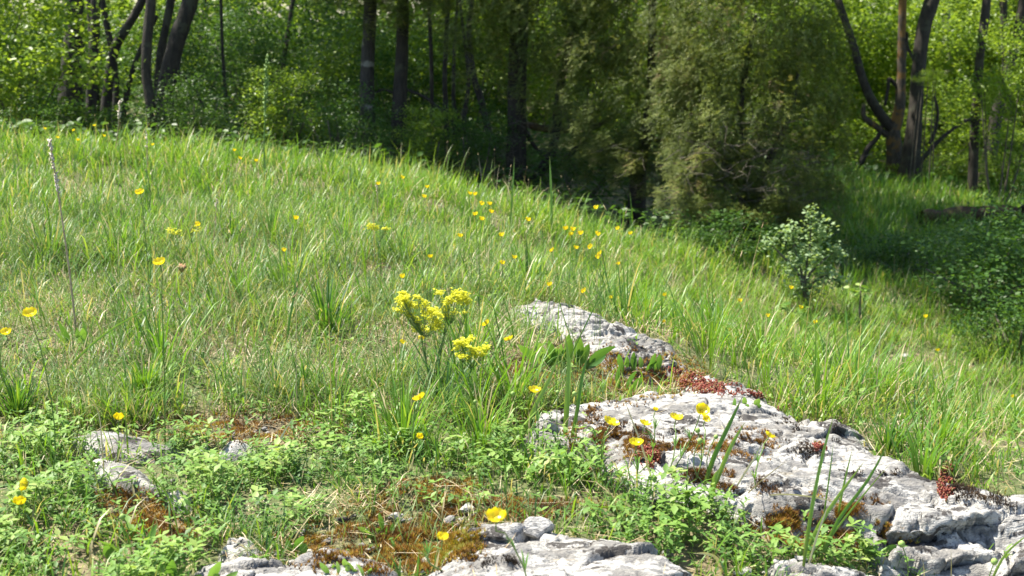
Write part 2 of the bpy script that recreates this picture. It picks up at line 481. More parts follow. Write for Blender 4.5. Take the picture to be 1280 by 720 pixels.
def leafmat(name, stops, trans=0.4, rough=.5, tip=None, base=None, patch=None, spec=.35):
    """foliage: colour picked per leaf, optional base and tip colour along the blade, thin and translucent"""
    m, n, l, P, O = newmat(name)
    col = ramp(n, stops); l.new(attr(n, 'rnd'), col.inputs[0]); c = col.outputs[0]
    if patch:
        geo = n.new('ShaderNodeNewGeometry')
        f = mapr(n, l, noise(n, l, patch[0], 2, .5, geo.outputs['Position']), .45, .62)
        c = mixc(n, l, c, patch[1], f, 'MULTIPLY') if len(patch) < 3 else mixc(n, l, c, patch[1], f)
    if base: c = mixc(n, l, base, c, mapr(n, l, attr(n, 'tt'), 0.0, .35))
    if tip: c = mixc(n, l, c, tip, mapr(n, l, attr(n, 'tt'), .8, 1.0, 0, .7))
    l.new(c, P.inputs['Base Color']); P.inputs['Roughness'].default_value = rough
    P.inputs['Specular IOR Level'].default_value = spec
    tr = n.new('ShaderNodeBsdfTranslucent')
    g = n.new('ShaderNodeGamma'); g.inputs[1].default_value = .85; l.new(c, g.inputs[0])
    tc = mixc(n, l, g.outputs[0], (1.0, 1.0, .35), 1.0, 'MULTIPLY')
    l.new(tc, tr.inputs[0])
    mx = n.new('ShaderNodeMixShader'); mx.inputs[0].default_value = trans
    l.new(P.outputs[0], mx.inputs[1]); l.new(tr.outputs[0], mx.inputs[2]); l.new(mx.outputs[0], O.inputs[0])
    return m

def plain(name, c, rough=.6, c2=None, scale=30, bump=0, spec=.3, trans=0):
    m, n, l, P, O = newmat(name)
    P.inputs['Roughness'].default_value = rough; P.inputs['Specular IOR Level'].default_value = spec
    tc = n.new('ShaderNodeTexCoord')
    f = noise(n, l, scale, 4, .6, tc.outputs['Object'])
    col = mixc(n, l, c, c2 or tuple(x * .7 for x in c), mapr(n, l, f, .35, .65)); l.new(col, P.inputs['Base Color'])
    if bump:
        b = n.new('ShaderNodeBump'); b.inputs['Strength'].default_value = bump; b.inputs['Distance'].default_value = .01
        l.new(f, b.inputs['Height']); l.new(b.outputs[0], P.inputs['Normal'])
    if trans:
        tr = n.new('ShaderNodeBsdfTranslucent'); l.new(col, tr.inputs[0])
        mx = n.new('ShaderNodeMixShader'); mx.inputs[0].default_value = trans
        l.new(P.outputs[0], mx.inputs[1]); l.new(tr.outputs[0], mx.inputs[2]); l.new(mx.outputs[0], O.inputs[0])
    return m

G1, G2, G3 = (.045, .10, .018), (.085, .17, .024), (.14, .24, .035)
M_grass = leafmat("grass_blades", [(0, (.035, .10, .03)), (.2, (.06, .16, .035)), (.45, (.095, .225, .022)), (.75, (.165, .32, .028)), (.9, (.25, .38, .055)), (.93, (.42, .36, .19)), (1, (.52, .45, .28))],
                  .42, .42, tip=(.22, .28, .08), base=(.13, .18, .05))
M_grassfine = leafmat("fine_bluish_grass", [(0, (.065, .13, .045)), (.4, (.12, .21, .06)), (.8, (.19, .29, .08)), (.88, (.40, .34, .18)), (1, (.46, .38, .22))], .35, .45, base=(.20, .17, .08))
M_straw = leafmat("dry_straw", [(0, (.22, .14, .07)), (.35, (.42, .31, .17)), (.7, (.55, .45, .28)), (1, (.66, .58, .42))], .2, .6)
M_herb = leafmat("clover_leaves", [(0, (.055, .13, .03)), (.35, (.12, .24, .045)), (.7, (.20, .34, .065)), (1, (.32, .42, .12))], .38, .5, spec=.3)
M_moss = leafmat("moss_shoots", [(0, (.06, .03, .014)), (.3, (.17, .075, .02)), (.6, (.34, .17, .03)), (.85, (.46, .29, .05)), (1, (.34, .34, .06))], .25, .7, base=(.12, .06, .02))
M_mossdark = leafmat("dark_brown_moss", [(0, (.012, .009, .007)), (.5, (.035, .022, .014)), (.9, (.08, .045, .02)), (1, (.16, .09, .03))], .08, .8)
M_sedum = leafmat("stonecrop_leaves", [(0, (.13, .03, .02)), (.5, (.30, .06, .04)), (.8, (.36, .15, .08)), (1, (.26, .28, .08))], .15, .4)
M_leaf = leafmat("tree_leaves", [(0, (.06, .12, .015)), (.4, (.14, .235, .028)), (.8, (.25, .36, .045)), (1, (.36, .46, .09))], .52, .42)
M_leafdark = leafmat("shade_toned_leaves", [(0, (.03, .075, .016)), (.5, (.055, .13, .022)), (1, (.10, .20, .035))], .45, .45)  # darker copy of the tree leaves: the wood's shade is put into the colour
M_juniper = leafmat("juniper_needles", [(0, (.055, .08, .018)), (.4, (.125, .165, .035)), (.75, (.23, .27, .06)), (.93, (.28, .28, .10)), (1, (.28, .20, .11))], .3, .55)
M_sapling = leafmat("greyish_sapling_leaves", [(0, (.16, .26, .10)), (.5, (.28, .40, .19)), (1, (.42, .52, .30))], .4, .6)
M_broad = leafmat("broad_leaves", [(0, (.06, .16, .04)), (.5, (.12, .27, .055)), (1, (.22, .38, .10))], .38, .4, base=(.13, .20, .06), spec=.5)
M_blade = leafmat("wide_blades", [(0, (.05, .15, .03)), (.5, (.13, .29, .045)), (1, (.26, .42, .09))], .42, .35, tip=(.30, .30, .11), base=(.15, .22, .06), spec=.5)
M_petal = plain("buttercup_petal", (.84, .72, .02), .3, (.80, .64, .015), 60, spec=.6, trans=.35)
M_eye = plain("flower_eye", (.62, .46, .03), .6, (.40, .42, .05), 300)
M_umbel = plain("umbel_floret", (.86, .84, .07), .5, (.78, .77, .06), 90, trans=.3)
M_stem = plain("green_stem", (.13, .24, .05), .5, (.18, .26, .07), 80, trans=.15)
M_redstem = plain("reddish_stem", (.30, .16, .08), .6, (.18, .2, .06), 60)
M_drystem = plain("dry_stem", (.46, .36, .22), .7, (.28, .2, .12), 90)
M_white = plain("pale_seed", (.62, .58, .48), .8, (.38, .3, .22), 200)
M_twig = plain("grey_twigs", (.13, .11, .08), .8, (.07, .06, .05), 20)

def barkmat(name, c1, c2, moss=None, lich=None):
    m, n, l, P, O = newmat(name)
    tc = n.new('ShaderNodeTexCoord'); mp = n.new('ShaderNodeMapping'); mp.inputs['Scale'].default_value = (1, 1, .22)
    l.new(tc.outputs['Object'], mp.inputs[0])
    f = noise(n, l, 34, 5, .65, mp.outputs[0], .4)
    c = mixc(n, l, c1, c2, mapr(n, l, f, .35, .62))
    if lich: c = mixc(n, l, c, lich, mapr(n, l, noise(n, l, 7, 4, .6, tc.outputs['Object']), .54, .62))
    if moss: c = mixc(n, l, c, moss, mapr(n, l, noise(n, l, 5, 5, .6, tc.outputs['Object']), .48, .58))
    l.new(c, P.inputs['Base Color']); P.inputs['Roughness'].default_value = .85
    b = n.new('ShaderNodeBump'); b.inputs['Strength'].default_value = .8; b.inputs['Distance'].default_value = .02
    l.new(f, b.inputs['Height']); l.new(b.outputs[0], P.inputs['Normal'])
    return m
M_bark = barkmat("dark_bark", (.014, .010, .007), (.036, .028, .019), lich=(.048, .046, .028))
M_barkbirch = barkmat("patchy_bark", (.016, .013, .010), (.04, .033, .026), lich=(.17, .16, .13))
M_barkmoss = barkmat("mossy_bark", (.035, .026, .017), (.075, .058, .040), moss=(.16, .085, .018))
M_barkpale = barkmat("pale_bark", (.20, .19, .16), (.34, .32, .28))
M_mossbark = barkmat("moss_covered_wood", (.025, .015, .008), (.06, .032, .010), moss=(.07, .055, .012))

# limestone
def rockmat():
    m, n, l, P, O = newmat("limestone")
    g = n.new('ShaderNodeNewGeometry'); p = g.outputs['Position']
    mp = n.new('ShaderNodeMapping'); mp.inputs['Rotation'].default_value = (0, .15, -.35); mp.inputs['Scale'].default_value = (1, 1.9, 1.9); l.new(p, mp.inputs[0]); q = mp.outputs[0]
    f1 = noise(n, l, 9, 6, .62, q); f2 = noise(n, l, 45, 5, .65, q); f3 = noise(n, l, 230, 3, .6, q)
    c = mixc(n, l, (.205, .196, .182), (.45, .435, .405), mapr(n, l, f1, .42, .56))
    c = mixc(n, l, c, (.155, .152, .15), mapr(n, l, f2, .50, .58, 0, .85))
    c = mixc(n, l, c, (.50, .488, .455), mapr(n, l, noise(n, l, 22, 5, .6, q), .54, .64, 0, .7))
    c = mixc(n, l, c, (.12, .117, .113), mapr(n, l, f3, .58, .70, 0, .6))
    c = mixc(n, l, c, (.30, .26, .19), mapr(n, l, noise(n, l, 13, 4, .6, p), .60, .72, 0, .55))
    # black lichen: blotches with speckled rims
    lf = n.new('ShaderNodeMath'); lf.operation = 'ADD'; sc = n.new('ShaderNodeMath'); sc.operation = 'MULTIPLY'
    l.new(noise(n, l, 120, 3, .7, p), sc.inputs[0]); sc.inputs[1].default_value = .22
    l.new(noise(n, l, 11, 3, .55, q), lf.inputs[0]); l.new(sc.outputs[0], lf.inputs[1])
    c = mixc(n, l, c, (.035, .03, .028), mapr(n, l, lf.outputs[0], .685, .72, 0, .9))
    l.new(c, P.inputs['Base Color']); P.inputs['Roughness'].default_value = .85; P.inputs['Specular IOR Level'].default_value = .25
    b = n.new('ShaderNodeBump'); b.inputs['Strength'].default_value = .9; b.inputs['Distance'].default_value = .004
    ad = n.new('ShaderNodeMath'); ad.operation = 'ADD'; l.new(f3, ad.inputs[0]); l.new(f2, ad.inputs[1]); l.new(ad.outputs[0], b.inputs['Height'])
    l.new(b.outputs[0], P.inputs['Normal'])
    return m
M_rock = rockmat()

def groundmat():
    m, n, l, P, O = newmat("soil_and_litter")
    g = n.new('ShaderNodeNewGeometry'); p = g.outputs['Position']
    f = noise(n, l, 28, 6, .65, p)
    c = mixc(n, l, (.055, .042, .024), (.19, .155, .085), mapr(n, l, f, .35, .62))
    c = mixc(n, l, c, (.07, .10, .025), mapr(n, l, noise(n, l, 2.2, 5, .6, p), .40, .55, 0, .85))
    c = mixc(n, l, c, (.36, .30, .17), mapr(n, l, noise(n, l, 90, 4, .7, p), .56, .66, 0, .6))
    l.new(c, P.inputs['Base Color']); P.inputs['Roughness'].default_value = .95
    b = n.new('ShaderNodeBump'); b.inputs['Strength'].default_value = .8; b.inputs['Distance'].default_value = .01
    l.new(f, b.inputs['Height']); l.new(b.outputs[0], P.inputs['Normal'])
    return m
M_ground = groundmat()

# ------------------------------------------------------------------ ground sheet
def axis(a, n, k): # sinh spacing
    t = np.linspace(-1, 1, n); return a * np.sinh(k * t) / math.sinh(k)
gx = axis(900, 310, 8.2); gy = axis(900, 310, 8.2) + 3.0
X, Y = np.meshgrid(gx, gy, indexing='ij')
Z = G(X, Y); r = np.hypot(X, Y - 3)
Z = Z * (1 - sstep(40, 110, r)) + (CZ - 0.8) * sstep(40, 110, r) - 0.004
ni, nj = X.shape
idx = np.arange(ni * nj).reshape(ni, nj)
Q = np.stack([idx[:-1, :-1], idx[1:, :-1], idx[1:, 1:], idx[:-1, 1:]], -1).reshape(-1, 4)
link("ground", mesh_np("ground", np.stack([X, Y, Z], -1).reshape(-1, 3), Q, [M_ground], smooth=True), kind="structure", label="soil and leaf litter of the meadow and the wood floor")

# rocks
for R in ROCKS:
    ni, nj = R['X'].shape; k = R['keep']
    idx = np.arange(ni * nj).reshape(ni, nj)
    q = np.stack([idx[:-1, :-1], idx[1:, :-1], idx[1:, 1:], idx[:-1, 1:]], -1).reshape(-1, 4)
    q = q[k.ravel()[q].all(1)]
    used = np.unique(q); mp = np.zeros(ni * nj, int); mp[used] = np.arange(len(used)); q = mp[q]
    gxx, gyy = np.gradient(R['zs'], RG.st); nl_ = np.sqrt(1 + gxx ** 2 + gyy ** 2); Nn = np.stack([-gxx / nl_, -gyy / nl_, 1 / nl_], -1)
    steep = sstep(.15, .6, 1 - 1 / nl_) * sstep(.0, .02, R['s']); xa = R['X'] + .35 * R['Y']; xb = R['Y'] - .35 * R['X']; zz = R['z']
    dsp = steep * (.006 * fbm(xa * 22, zz * 48 + xb * 9, 3, 71) + .0025 * fbm(xa * 80 + xb * 30, zz * 110, 2, 75))
    P3 = np.stack([R['X'], R['Y'], R['zs']], -1) + Nn * (dsp + R['amp'])[..., None]
    V = P3.reshape(-1, 3)[used]
    b = V.mean(0); b[2] = V[:, 2].min()
    # real thickness: the rim carried down into the soil and closed underneath
    e = np.concatenate([q[:, [0, 1]], q[:, [1, 2]], q[:, [2, 3]], q[:, [3, 0]]])
    key = np.sort(e, 1); kk = key[:, 0] * len(V) + key[:, 1]; u_, inv, cnt = np.unique(kk, return_inverse=True, return_counts=True)
    be = e[cnt[inv] == 1]; rim = np.unique(be); m2 = np.zeros(len(V), int); m2[rim] = len(V) + np.arange(len(rim))
    low = V[rim].copy(); low[:, 2] -= 0.08
    low[:, :2] = b[:2] + (low[:, :2] - b[:2]) * 0.97
    ctr = np.array([[b[0], b[1], V[rim][:, 2].min() - .1]]); ci = len(V) + len(rim)
    sk = np.stack([be[:, 1], be[:, 0], m2[be[:, 0]], m2[be[:, 1]]], -1)
    bt = np.stack([m2[be[:, 1]], m2[be[:, 0]], np.full(len(be), ci)], -1)
    V = np.vstack([V, low, ctr]) - b
    link(R['name'], mesh_np("limestone_outcrop", V, [q, sk, bt], [M_rock], smooth=True), loc=b, label=R['label'], category="rock")

# ------------------------------------------------------------------ loose stones
def stone_mesh(w, h, seed, facets=7):
    r = np.random.default_rng(seed)
    bm = __import__('bmesh').new(); __import__('bmesh').ops.create_icosphere(bm, subdivisions=4, radius=1)
    V = np.array([v.co[:] for v in bm.verts]); F = np.array([[v.index for v in f.verts] for f in bm.faces]); bm.free()
    for _ in range(facets + 7):
        d = r.normal(size=3); d[2] *= .7; d /= np.linalg.norm(d); c = r.uniform(.42, .75)
        s = V @ d; V = V - np.clip(s - c, 0, None)[:, None] * d * .97
    V = V * (1 + 0.05 * fbm(V[:, 0] * 3 + seed, V[:, 1] * 3 + V[:, 2] * 2, 4, seed)[:, None])
    V = V * np.array([w / 2, w / 2 * r.uniform(.6, .85), h / 2])
    return mesh_np("stone", V, F, [M_rock], smooth=False)
stones = [(583, 635, 34, 14, .2, "pale slender stone lying behind the pair of grey stones"),
          (563, 650, 24, 13, 0, "small white rounded stone left of the grey stones at bottom centre"),
          (622, 662, 60, 24, -.25, "wide grey stone directly behind the lone bottom buttercup"),
          (668, 660, 54, 34, .2, "dark grey blocky stone, right of the pair on the white slab"),
          (588, 664, 20, 10, .3, "little dark grey pebble left of the wide grey stone"),
          (609, 645, 13, 9, .3, "tiny white pebble perched above the wide grey stone"),
          (496, 645, 22, 11, .5, "whitish angular stone in brown moss left of the bottom buttercup"),
          (452, 616, 17, 9, .1, "pale round stone half sunk in straw above the brown moss"),
          (430, 648, 26, 10, .1, "flat cream stone on straw right of the bottom-left clover"),
          (932, 714, 34, 16, .2, "light grey wedge stone at the bottom edge in the grass"),
          (690, 534, 30, 18, 0, "grey angular stone between the two upright blades"),
          (72, 400, 16, 7, 0, "little white stone on bare straw at far left"),
          (208, 404, 11, 10, 0, "small white pebble in the grass above the left tussock"),
          (165, 416, 14, 5, .4, "tiny flat white stone in the left grass"),
          (915, 408, 30, 13, 0, "cream weathered stone in the right-hand meadow"),
          (1132, 445, 26, 11, 0, "greyish stone lost in the right meadow grass"),
          (835, 690, 24, 13, 0, "chunky pale stone on the right end of the bottom slab"),
          (1000, 697, 22, 9, 0, "thin pale stone on the rock strip under the blade tuft"),
          (532, 700, 20, 12, .3, "lumpy whitish stone in the moss at the bottom edge"),
          (410, 676, 16, 11, .3, "small round white stone on the rock knob by the clover")]
for k, (u, v, w_, h_, rz, lab) in enumerate(stones):
    p = unproj(u, v + h_ * .4, Ssurf)[0]
    d = project(p)[2]; W = w_ * d / FPX; H = h_ * d / FPX * 1.0
    o = link("stone", stone_mesh(W, max(H, W * .35), 40 + k), loc=(p[0], p[1], p[2] + H * .32), label=lab, category="stone")
    o.rotation_euler = (random.uniform(-.1, .1), random.uniform(-.1, .1), rz)

# ------------------------------------------------------------------ placing ground cover
def ell(u, v, cx, cy, rx, ry, rot=0.0):
    c, s = math.cos(rot), math.sin(rot); dx, dy = u - cx, v - cy
    return ((dx * c + dy * s) / rx) ** 2 + ((-dx * s + dy * c) / ry) ** 2
def inside_any(u, v, L):
    m = np.zeros(u.shape, bool)
    for e in L: m |= ell(u, v, *e) < 1
    return m
# zones in terms of where the ground lies in the photograph
MOSS = [(300, 538, 110, 17), (590, 636, 130, 16), (475, 682, 110, 32), (180, 650, 60, 26, .4), (755, 468, 92, 30, .1), (665, 474, 56, 24), (850, 462, 34, 16, .2),
        (1000, 665, 70, 20, .2), (1075, 650, 60, 20, .3), (540, 615, 60, 14), (560, 680, 40, 25), (1022, 648, 40, 12)]
MOSSROCK = [(755, 545, 56, 16), (790, 560, 60, 14), (845, 556, 50, 9), (735, 505, 14, 26), (905, 562, 40, 9), (940, 556, 26, 18, .3), (900, 600, 60, 12, .2),
            (655, 505, 26, 24), (540, 690, 34, 22), (1072, 640, 34, 16)]
BLACKMOSS = [(990, 530, 22, 11, .5), (1015, 545, 26, 10, .2), (1013, 565, 24, 10), (1050, 530, 9, 12), (1190, 605, 10, 24, -.6), (1235, 622, 34, 8, .4), (1200, 612, 20, 8, .5),
             (128, 570, 24, 10, .1), (585, 688, 24, 9), (600, 702, 20, 8), (770, 540, 28, 7), (985, 545, 14, 10), (640, 700, 14, 7), (1110, 592, 14, 5), (1060, 594, 14, 5),
             (840, 540, 20, 5, .1), (870, 545, 16, 5), (560, 702, 12, 8), (700, 512, 10, 8)]
BARE = [(60, 400, 90, 34, .1), (300, 440, 130, 26), (450, 440, 90, 40), (640, 450, 60, 40), (60, 445, 70, 24), (620, 410, 60, 22), (290, 545, 130, 18), (420, 470, 60, 20),
        (480, 640, 120, 22), (700, 400, 40, 16), (905, 420, 40, 20), (120, 240, 60, 20), (760, 440, 60, 20), (210, 375, 60, 14), (330, 330, 50, 12), (560, 345, 50, 12), (1000, 470, 60, 12), (1140, 450, 40, 10), (980, 420, 40, 10), (540, 290, 50, 10), (660, 320, 40, 10), (1220, 500, 50, 10)]
NOHERB = [(165, 592, 84, 17, .2), (150, 548, 70, 13), (480, 690, 120, 34), (310, 705, 90, 20), (300, 552, 40, 10)]
LEAFY = [(-160, 640, 160, 120), (150, 610, 260, 75), (330, 600, 120, 80), (90, 700, 190, 60), (590, 585, 160, 60), (740, 640, 100, 42, .25), (850, 670, 120, 42, .2), (970, 690, 130, 34, .1),
         (1080, 690, 70, 26, .2), (30, 560, 60, 50), (1040, 640, 26, 12), (470, 560, 60, 40), (850, 700, 80, 30)]

def world_samples(n, ymin, ymax, power=1.0, umin=-240, umax=1720):
    """points in the camera's wedge of ground, thinning with distance"""
    q = rng.random(n)
    e = 2 - power      # pdf ~ y^(1-power)
    y = (ymin ** e + q * (ymax ** e - ymin ** e)) ** (1 / e) if abs(e) > 1e-6 else ymin * (ymax / ymin) ** q
    x = rng.uniform((umin - 640) / FPX, (umax - 640) / FPX, n) * y * 1.03
    return x, y

def grass(x, y, kind='mid'):
    z = G(x, y); return np.stack([x, y, z - .004], -1)

def emit(name, parts, mat, label, cat="grass", smooth=True, kind="stuff"):
    V, F, r, t = merge(parts)
    me = mesh_np(name, V, F, [mat], dict(rnd=r, tt=t), smooth=smooth)
    return link(name, me, label=label, kind=kind)

# ---- meadow grass
def crest(x, y):
    u, v, d = project(np.stack([x, y, G(x, y)], -1)); return u, v, d
FOREST_U = np.array([-200, 0, 200, 450, 600, 700, 800, 900, 1000, 1080, 1180, 1280, 1500])
FOREST_D = np.array([7.8, 7.5, 7.4, 8.1, 7.9, 7.8, 7.6, 7.2, 9.3, 12.5, 12.5, 12.5, 12.0])
NB = 525000
x, y = world_samples(NB, 1.15, 13.5, 1.05)
u, v, d = crest(x, y)
hr = rockh(x, y)
clump = fbm(x * 2.3, y * 2.3, 3, 21); clump2 = fbm(x * 7, y * 7, 2, 25)
keep = hr < .006
keep &= d < np.interp(u, FOREST_U, FOREST_D) * (1 + .04 * clump)
leafy = inside_any(u, v, LEAFY); bare = inside_any(u, v, BARE); moss = inside_any(u, v, MOSS)
pr = np.ones(len(x))
pr = np.where(bare, np.where(v < 350, .45, .22), pr); thin = fbm(x * 1.7, y * 1.7, 3, 161); pr = pr * np.clip(1.0 - 1.6 * np.clip(thin - .02, 0, 1), .25, 1); pr = np.where(leafy, np.where(u > 620, .42, .3), pr); pr = np.where(moss, .05, pr); pr = np.where(inside_any(u, v, NOHERB), pr * .4, pr)
pr *= np.clip(.75 + 1.0 * clump2 + .5 * fbm(x * 3.5, y * 3.5, 2, 29), .12, 1.2)
near_left = (v > 370) & (v < 520) & (u < 640)
pr = np.where(near_left & ~bare, pr * .42, pr)
keep &= rng.random(len(x)) < pr
x, y, u, v, d, clump, clump2 = (a[keep] for a in (x, y, u, v, d, clump, clump2))
n = len(x); print("grass blades", n)
left = 1 - sstep(600, 900, u + (v - 300) * .2)
H = (0.055 + 0.035 * sstep(1.8, 3.2, d) + .035 * sstep(3, 6, d)) * np.clip(1 + .7 * clump, .4, 1.9) * np.where(rng.random(n) < .62, rng.uniform(.25, .7, n), rng.uniform(.8, 1.55, n))
H = np.where((left < .5) & (d > 3), H * .95, H)
edge = d > np.interp(u, FOREST_U, FOREST_D) * .9
H = np.where((v > 230) & (u < 660), H * .9, H)
W = (0.0012 + 0.0022 * rng.random(n) ** 1.5) * (1 + .17 * np.clip(d - 2.2, 0, 8))
az = rng.uniform(0, 2 * math.pi, n)
rnd = np.clip(.46 + .30 * clump + .12 * clump2 + rng.normal(0, .24, n) + .10 * (1 - left) + .10 * sstep(3.5, 6.5, d), 0, .9)
dry = rng.random(n) < np.where(d > 3.5, .14, .26); rnd = np.where(dry, rng.uniform(.91, 1, n), rnd)
P = grass(x, y)
emit("meadow_grass", [blades(P, H, W, az, rng.uniform(0, .6, n), rng.uniform(.1, 1.7, n), rnd)], M_grass, "green meadow grass covering the slope and the hollow behind the rocks")

# fine bluish fescue in near-left turf
NF = 100000
x, y = world_samples(NF, 1.5, 4.6, 1.3, -200, 760)
u, v, d = crest(x, y); c1 = fbm(x * 4, y * 4, 2, 61)
keep = (rockh(x, y) < .006) & ~inside_any(u, v, LEAFY) & (rng.random(NF) < np.clip(.55 + .9 * c1, .12, 1) * np.where(inside_any(u, v, BARE), .35, 1)) & ~(inside_any(u, v, MOSS) & (rng.random(NF) < .8))
x, y, u, v, d, c1 = (a[keep] for a in (x, y, u, v, d, c1)); n = len(x); print("fine", n)
emit("fine_turf", [blades(grass(x, y), rng.uniform(.035, .10, n) * (1 + .25 * (d - 2)), .0009 + .0007 * rng.random(n) + .0003 * (d - 2), rng.uniform(0, 6.3, n), rng.uniform(.1, .7, n), rng.uniform(.3, 1.6, n),
     np.clip(rng.normal(.5, .25, n) + .3 * c1, 0, 1))], M_grassfine, "fine blue-green turf grass at left")

# taller arching blades at the meadow's crest and scattered through it
n = 7000
x, y = world_samples(n, 2.8, 12, .9)
u, v, d = crest(x, y); lim = np.interp(u, FOREST_U, FOREST_D)
keep = (d < lim) & ((d > lim * .84) | (rng.random(n) < .38)) & (rockh(x, y) < .004) & (u < 1050 + 0 * u) | ((u > 900) & (d < 7) & (d > 4) & (rng.random(n) < .4))
x, y, u, v, d, lim = (a[keep] for a in (x, y, u, v, d, lim)); n = len(x)
emit("tall_arching_grass", [blades(grass(x, y), np.where(d > lim * .9, rng.uniform(.14, .36, n), rng.uniform(.10, .24, n)), rng.uniform(.003, .006, n), rng.uniform(0, 6.3, n), rng.uniform(0, .35, n), rng.uniform(.3, 2.1, n), np.clip(rng.normal(.62, .2, n), 0, .9), seg=5)],
     M_grass, "longer arching blades standing along the meadow's far crest")

# coarser tufts that break up the sward
nt_ = 860; x, y = world_samples(nt_, 1.9, 8.0, 1.0); u, v, d = crest(x, y)
k = (d < np.interp(u, FOREST_U, FOREST_D)) & (rockh(x, y) < .004) & ~inside_any(u, v, LEAFY) & ~inside_any(u, v, MOSS) & (~inside_any(u, v, BARE) | (rng.random(nt_) < .3))
x, y = x[k], y[k]; m = rng.integers(14, 46, len(x)); ti = np.repeat(np.arange(len(x)), m); n = len(ti)
rr_ = np.abs(rng.normal(0, .03, n)); a = rng.uniform(0, 6.3, n); tx = x[ti] + rr_ * np.cos(a); ty = y[ti] + rr_ * np.sin(a)
hk = (rng.uniform(.08, .21, len(x)) * np.where((y < 4.2) & (x < .2), .95, 1))[ti] * rng.uniform(.5, 1.2, n); ck = rng.normal(.5, .22, len(x))[ti]; k = rockh(tx, ty) < .004
tx, ty, hk, ck, a, rr_ = (q[k] for q in (tx, ty, hk, ck, a, rr_)); n = len(tx)
emit("coarse_grass_tufts", [blades(grass(tx, ty), hk, rng.uniform(.002, .0046, n), a + rng.normal(0, .5, n), .1 + rr_ * 6 + rng.uniform(0, .2, n), rng.uniform(.1, 1.5, n), np.where(rng.random(n) < .06, .95, np.clip(ck + rng.normal(0, .1, n), 0, .9)), seg=4)], M_grass, "coarser tufts of longer grass scattered over the slope")

# upright dry stalks and seed heads standing through the meadow
n = 240
x, y = world_samples(n, 2.0, 7.5, 1.0)
u, v, d = crest(x, y); keep = (d < np.interp(u, FOREST_U, FOREST_D) * .97) & (rockh(x, y) < .004) & ~inside_any(u, v, LEAFY)
x, y = x[keep], y[keep]; n = len(x); hs = rng.uniform(.14, .34, n); az = rng.uniform(0, 6.3, n); tl = rng.uniform(0, .35, n); bn = rng.uniform(0, .5, n)
V1 = blades(grass(x, y), hs, np.full(n, .0016), az, tl, bn, rng.uniform(.2, 1, n), seg=4)
tip = V1[0].reshape(n, 9, 3)[:, 8]; bb = np.array([(0, 0, 0), (.08, 0, .3), (0, .08, .3), (-.08, 0, .3), (0, -.08, .3), (0, 0, 1.0)], float); b6 = np.array([(0, 2, 1), (0, 3, 2), (0, 4, 3), (0, 1, 4), (5, 1, 2), (5, 2, 3), (5, 3, 4), (5, 4, 1)])
V2 = scatter(bb, b6, tip - np.stack([np.sin(tl + bn) * np.cos(az), np.sin(tl + bn) * np.sin(az), np.cos(tl + bn)], -1) * .01, rots(az, tl + bn), rng.uniform(.010, .022, n) , rng.uniform(.1, .6, n))
emit("dry_seed_stalks", [V1, V2], M_straw, "thin dry seed stalks standing through the meadow grass")

# dry straw litter lying flat
n = 150000
x, y = world_samples(n, 1.3, 7.0, 1.2)
u, v, d = crest(x, y)
w_ = np.where(inside_any(u, v, MOSS), .16, np.where(inside_any(u, v, BARE), 1.0, np.where(inside_any(u, v, LEAFY), .14, .55)))
w_ *= np.where(u > 850, .4, 1) * np.where(rockh(x, y) > .01, .04, 1)
keep = rng.random(n) < w_ * np.clip(.6 + fbm(x * 5, y * 5, 2, 31), .1, 1)
x, y, d = x[keep], y[keep], d[keep]; n = len(x); print("straw", n)
P = np.stack([x, y, Ssurf(x, y) + rng.uniform(.002, .016, n)], -1)
emit("straw_litter", [blades(P, rng.uniform(.012, .05, n) * (1 + .12 * (d - 1.6)), rng.uniform(.0006, .0014, n) * (1 + .15 * (d - 1.6)), rng.uniform(0, 6.3, n), rng.uniform(1.1, 1.65, n), rng.uniform(-.5, .5, n), rng.random(n))], M_straw,
     "dry straw and dead stalks lying on the soil")

# ---- low leafy herbs (clover, medick, vetch)
def leaf_tpl(L=1.0, W=.55, nseg=3, fold=.18, droop=.12, notch=0.0):
    """oval leaf lying along +X, normal +Z, quads with folded midrib"""
    t = np.linspace(0, 1, nseg + 1); wv = np.sin(np.pi * np.clip(t, 0.04, .93) ** .8) * W / 2
    V = []
    for a, b in zip(t, wv): V += [(a * L, -b, fold * b - droop * a * a), (a * L, 0, -droop * a * a), (a * L, b, fold * b - droop * a * a)]
    F = []
    for i in range(nseg): k = 3 * i; F += [(k, k + 3, k + 4, k + 1), (k + 1, k + 4, k + 5, k + 2)]
    return np.array(V, float), np.array(F)
LT, LF = leaf_tpl(1, .62, 2)
LTt = np.linspace(0, 1, 3).repeat(3)
def herb_clumps(n_try, zones, hgt, lsz, dens_rock=0.0, yr=(1.2, 3.0), pw=1.4, other=0.02, uu=(-240, 1500)):
    x, y = world_samples(n_try, yr[0], yr[1], pw, *uu)
    u, v, d = crest(x, y)
    c = fbm(x * 6, y * 6, 3, 91)
    p = np.where(inside_any(u, v, zones), np.clip(.72 + 1.4 * c, .08, 1), other)
    p *= np.where(inside_any(u, v, MOSS), .10, 1)
    hr = rockh(x, y); p *= np.where(hr > .012, dens_rock, 1) * np.where(inside_any(u, v, NOHERB), .18, 1)
    k = rng.random(n_try) < p
    return x[k], y[k], c[k]
parts = []
x, y, c = herb_clumps(29000, LEAFY, 0, 0, .03)
n = len(x); print("herbs", n)
z = Ssurf(x, y)
hh = np.clip(rng.uniform(.008, .042, n) * (1 + .8 * c), .004, .07)
lean = rng.uniform(0, .5, n); la = rng.uniform(0, 6.3, n)
top = np.stack([x + np.cos(la) * hh * np.sin(lean), y + np.sin(la) * hh * np.sin(lean), z + hh * np.cos(lean)], -1)
sp_ = fbm(x * 9, y * 9, 2, 140)
base_rnd = np.clip(.5 + .35 * sp_ + .15 * c + rng.normal(0, .2, n), 0, 1)
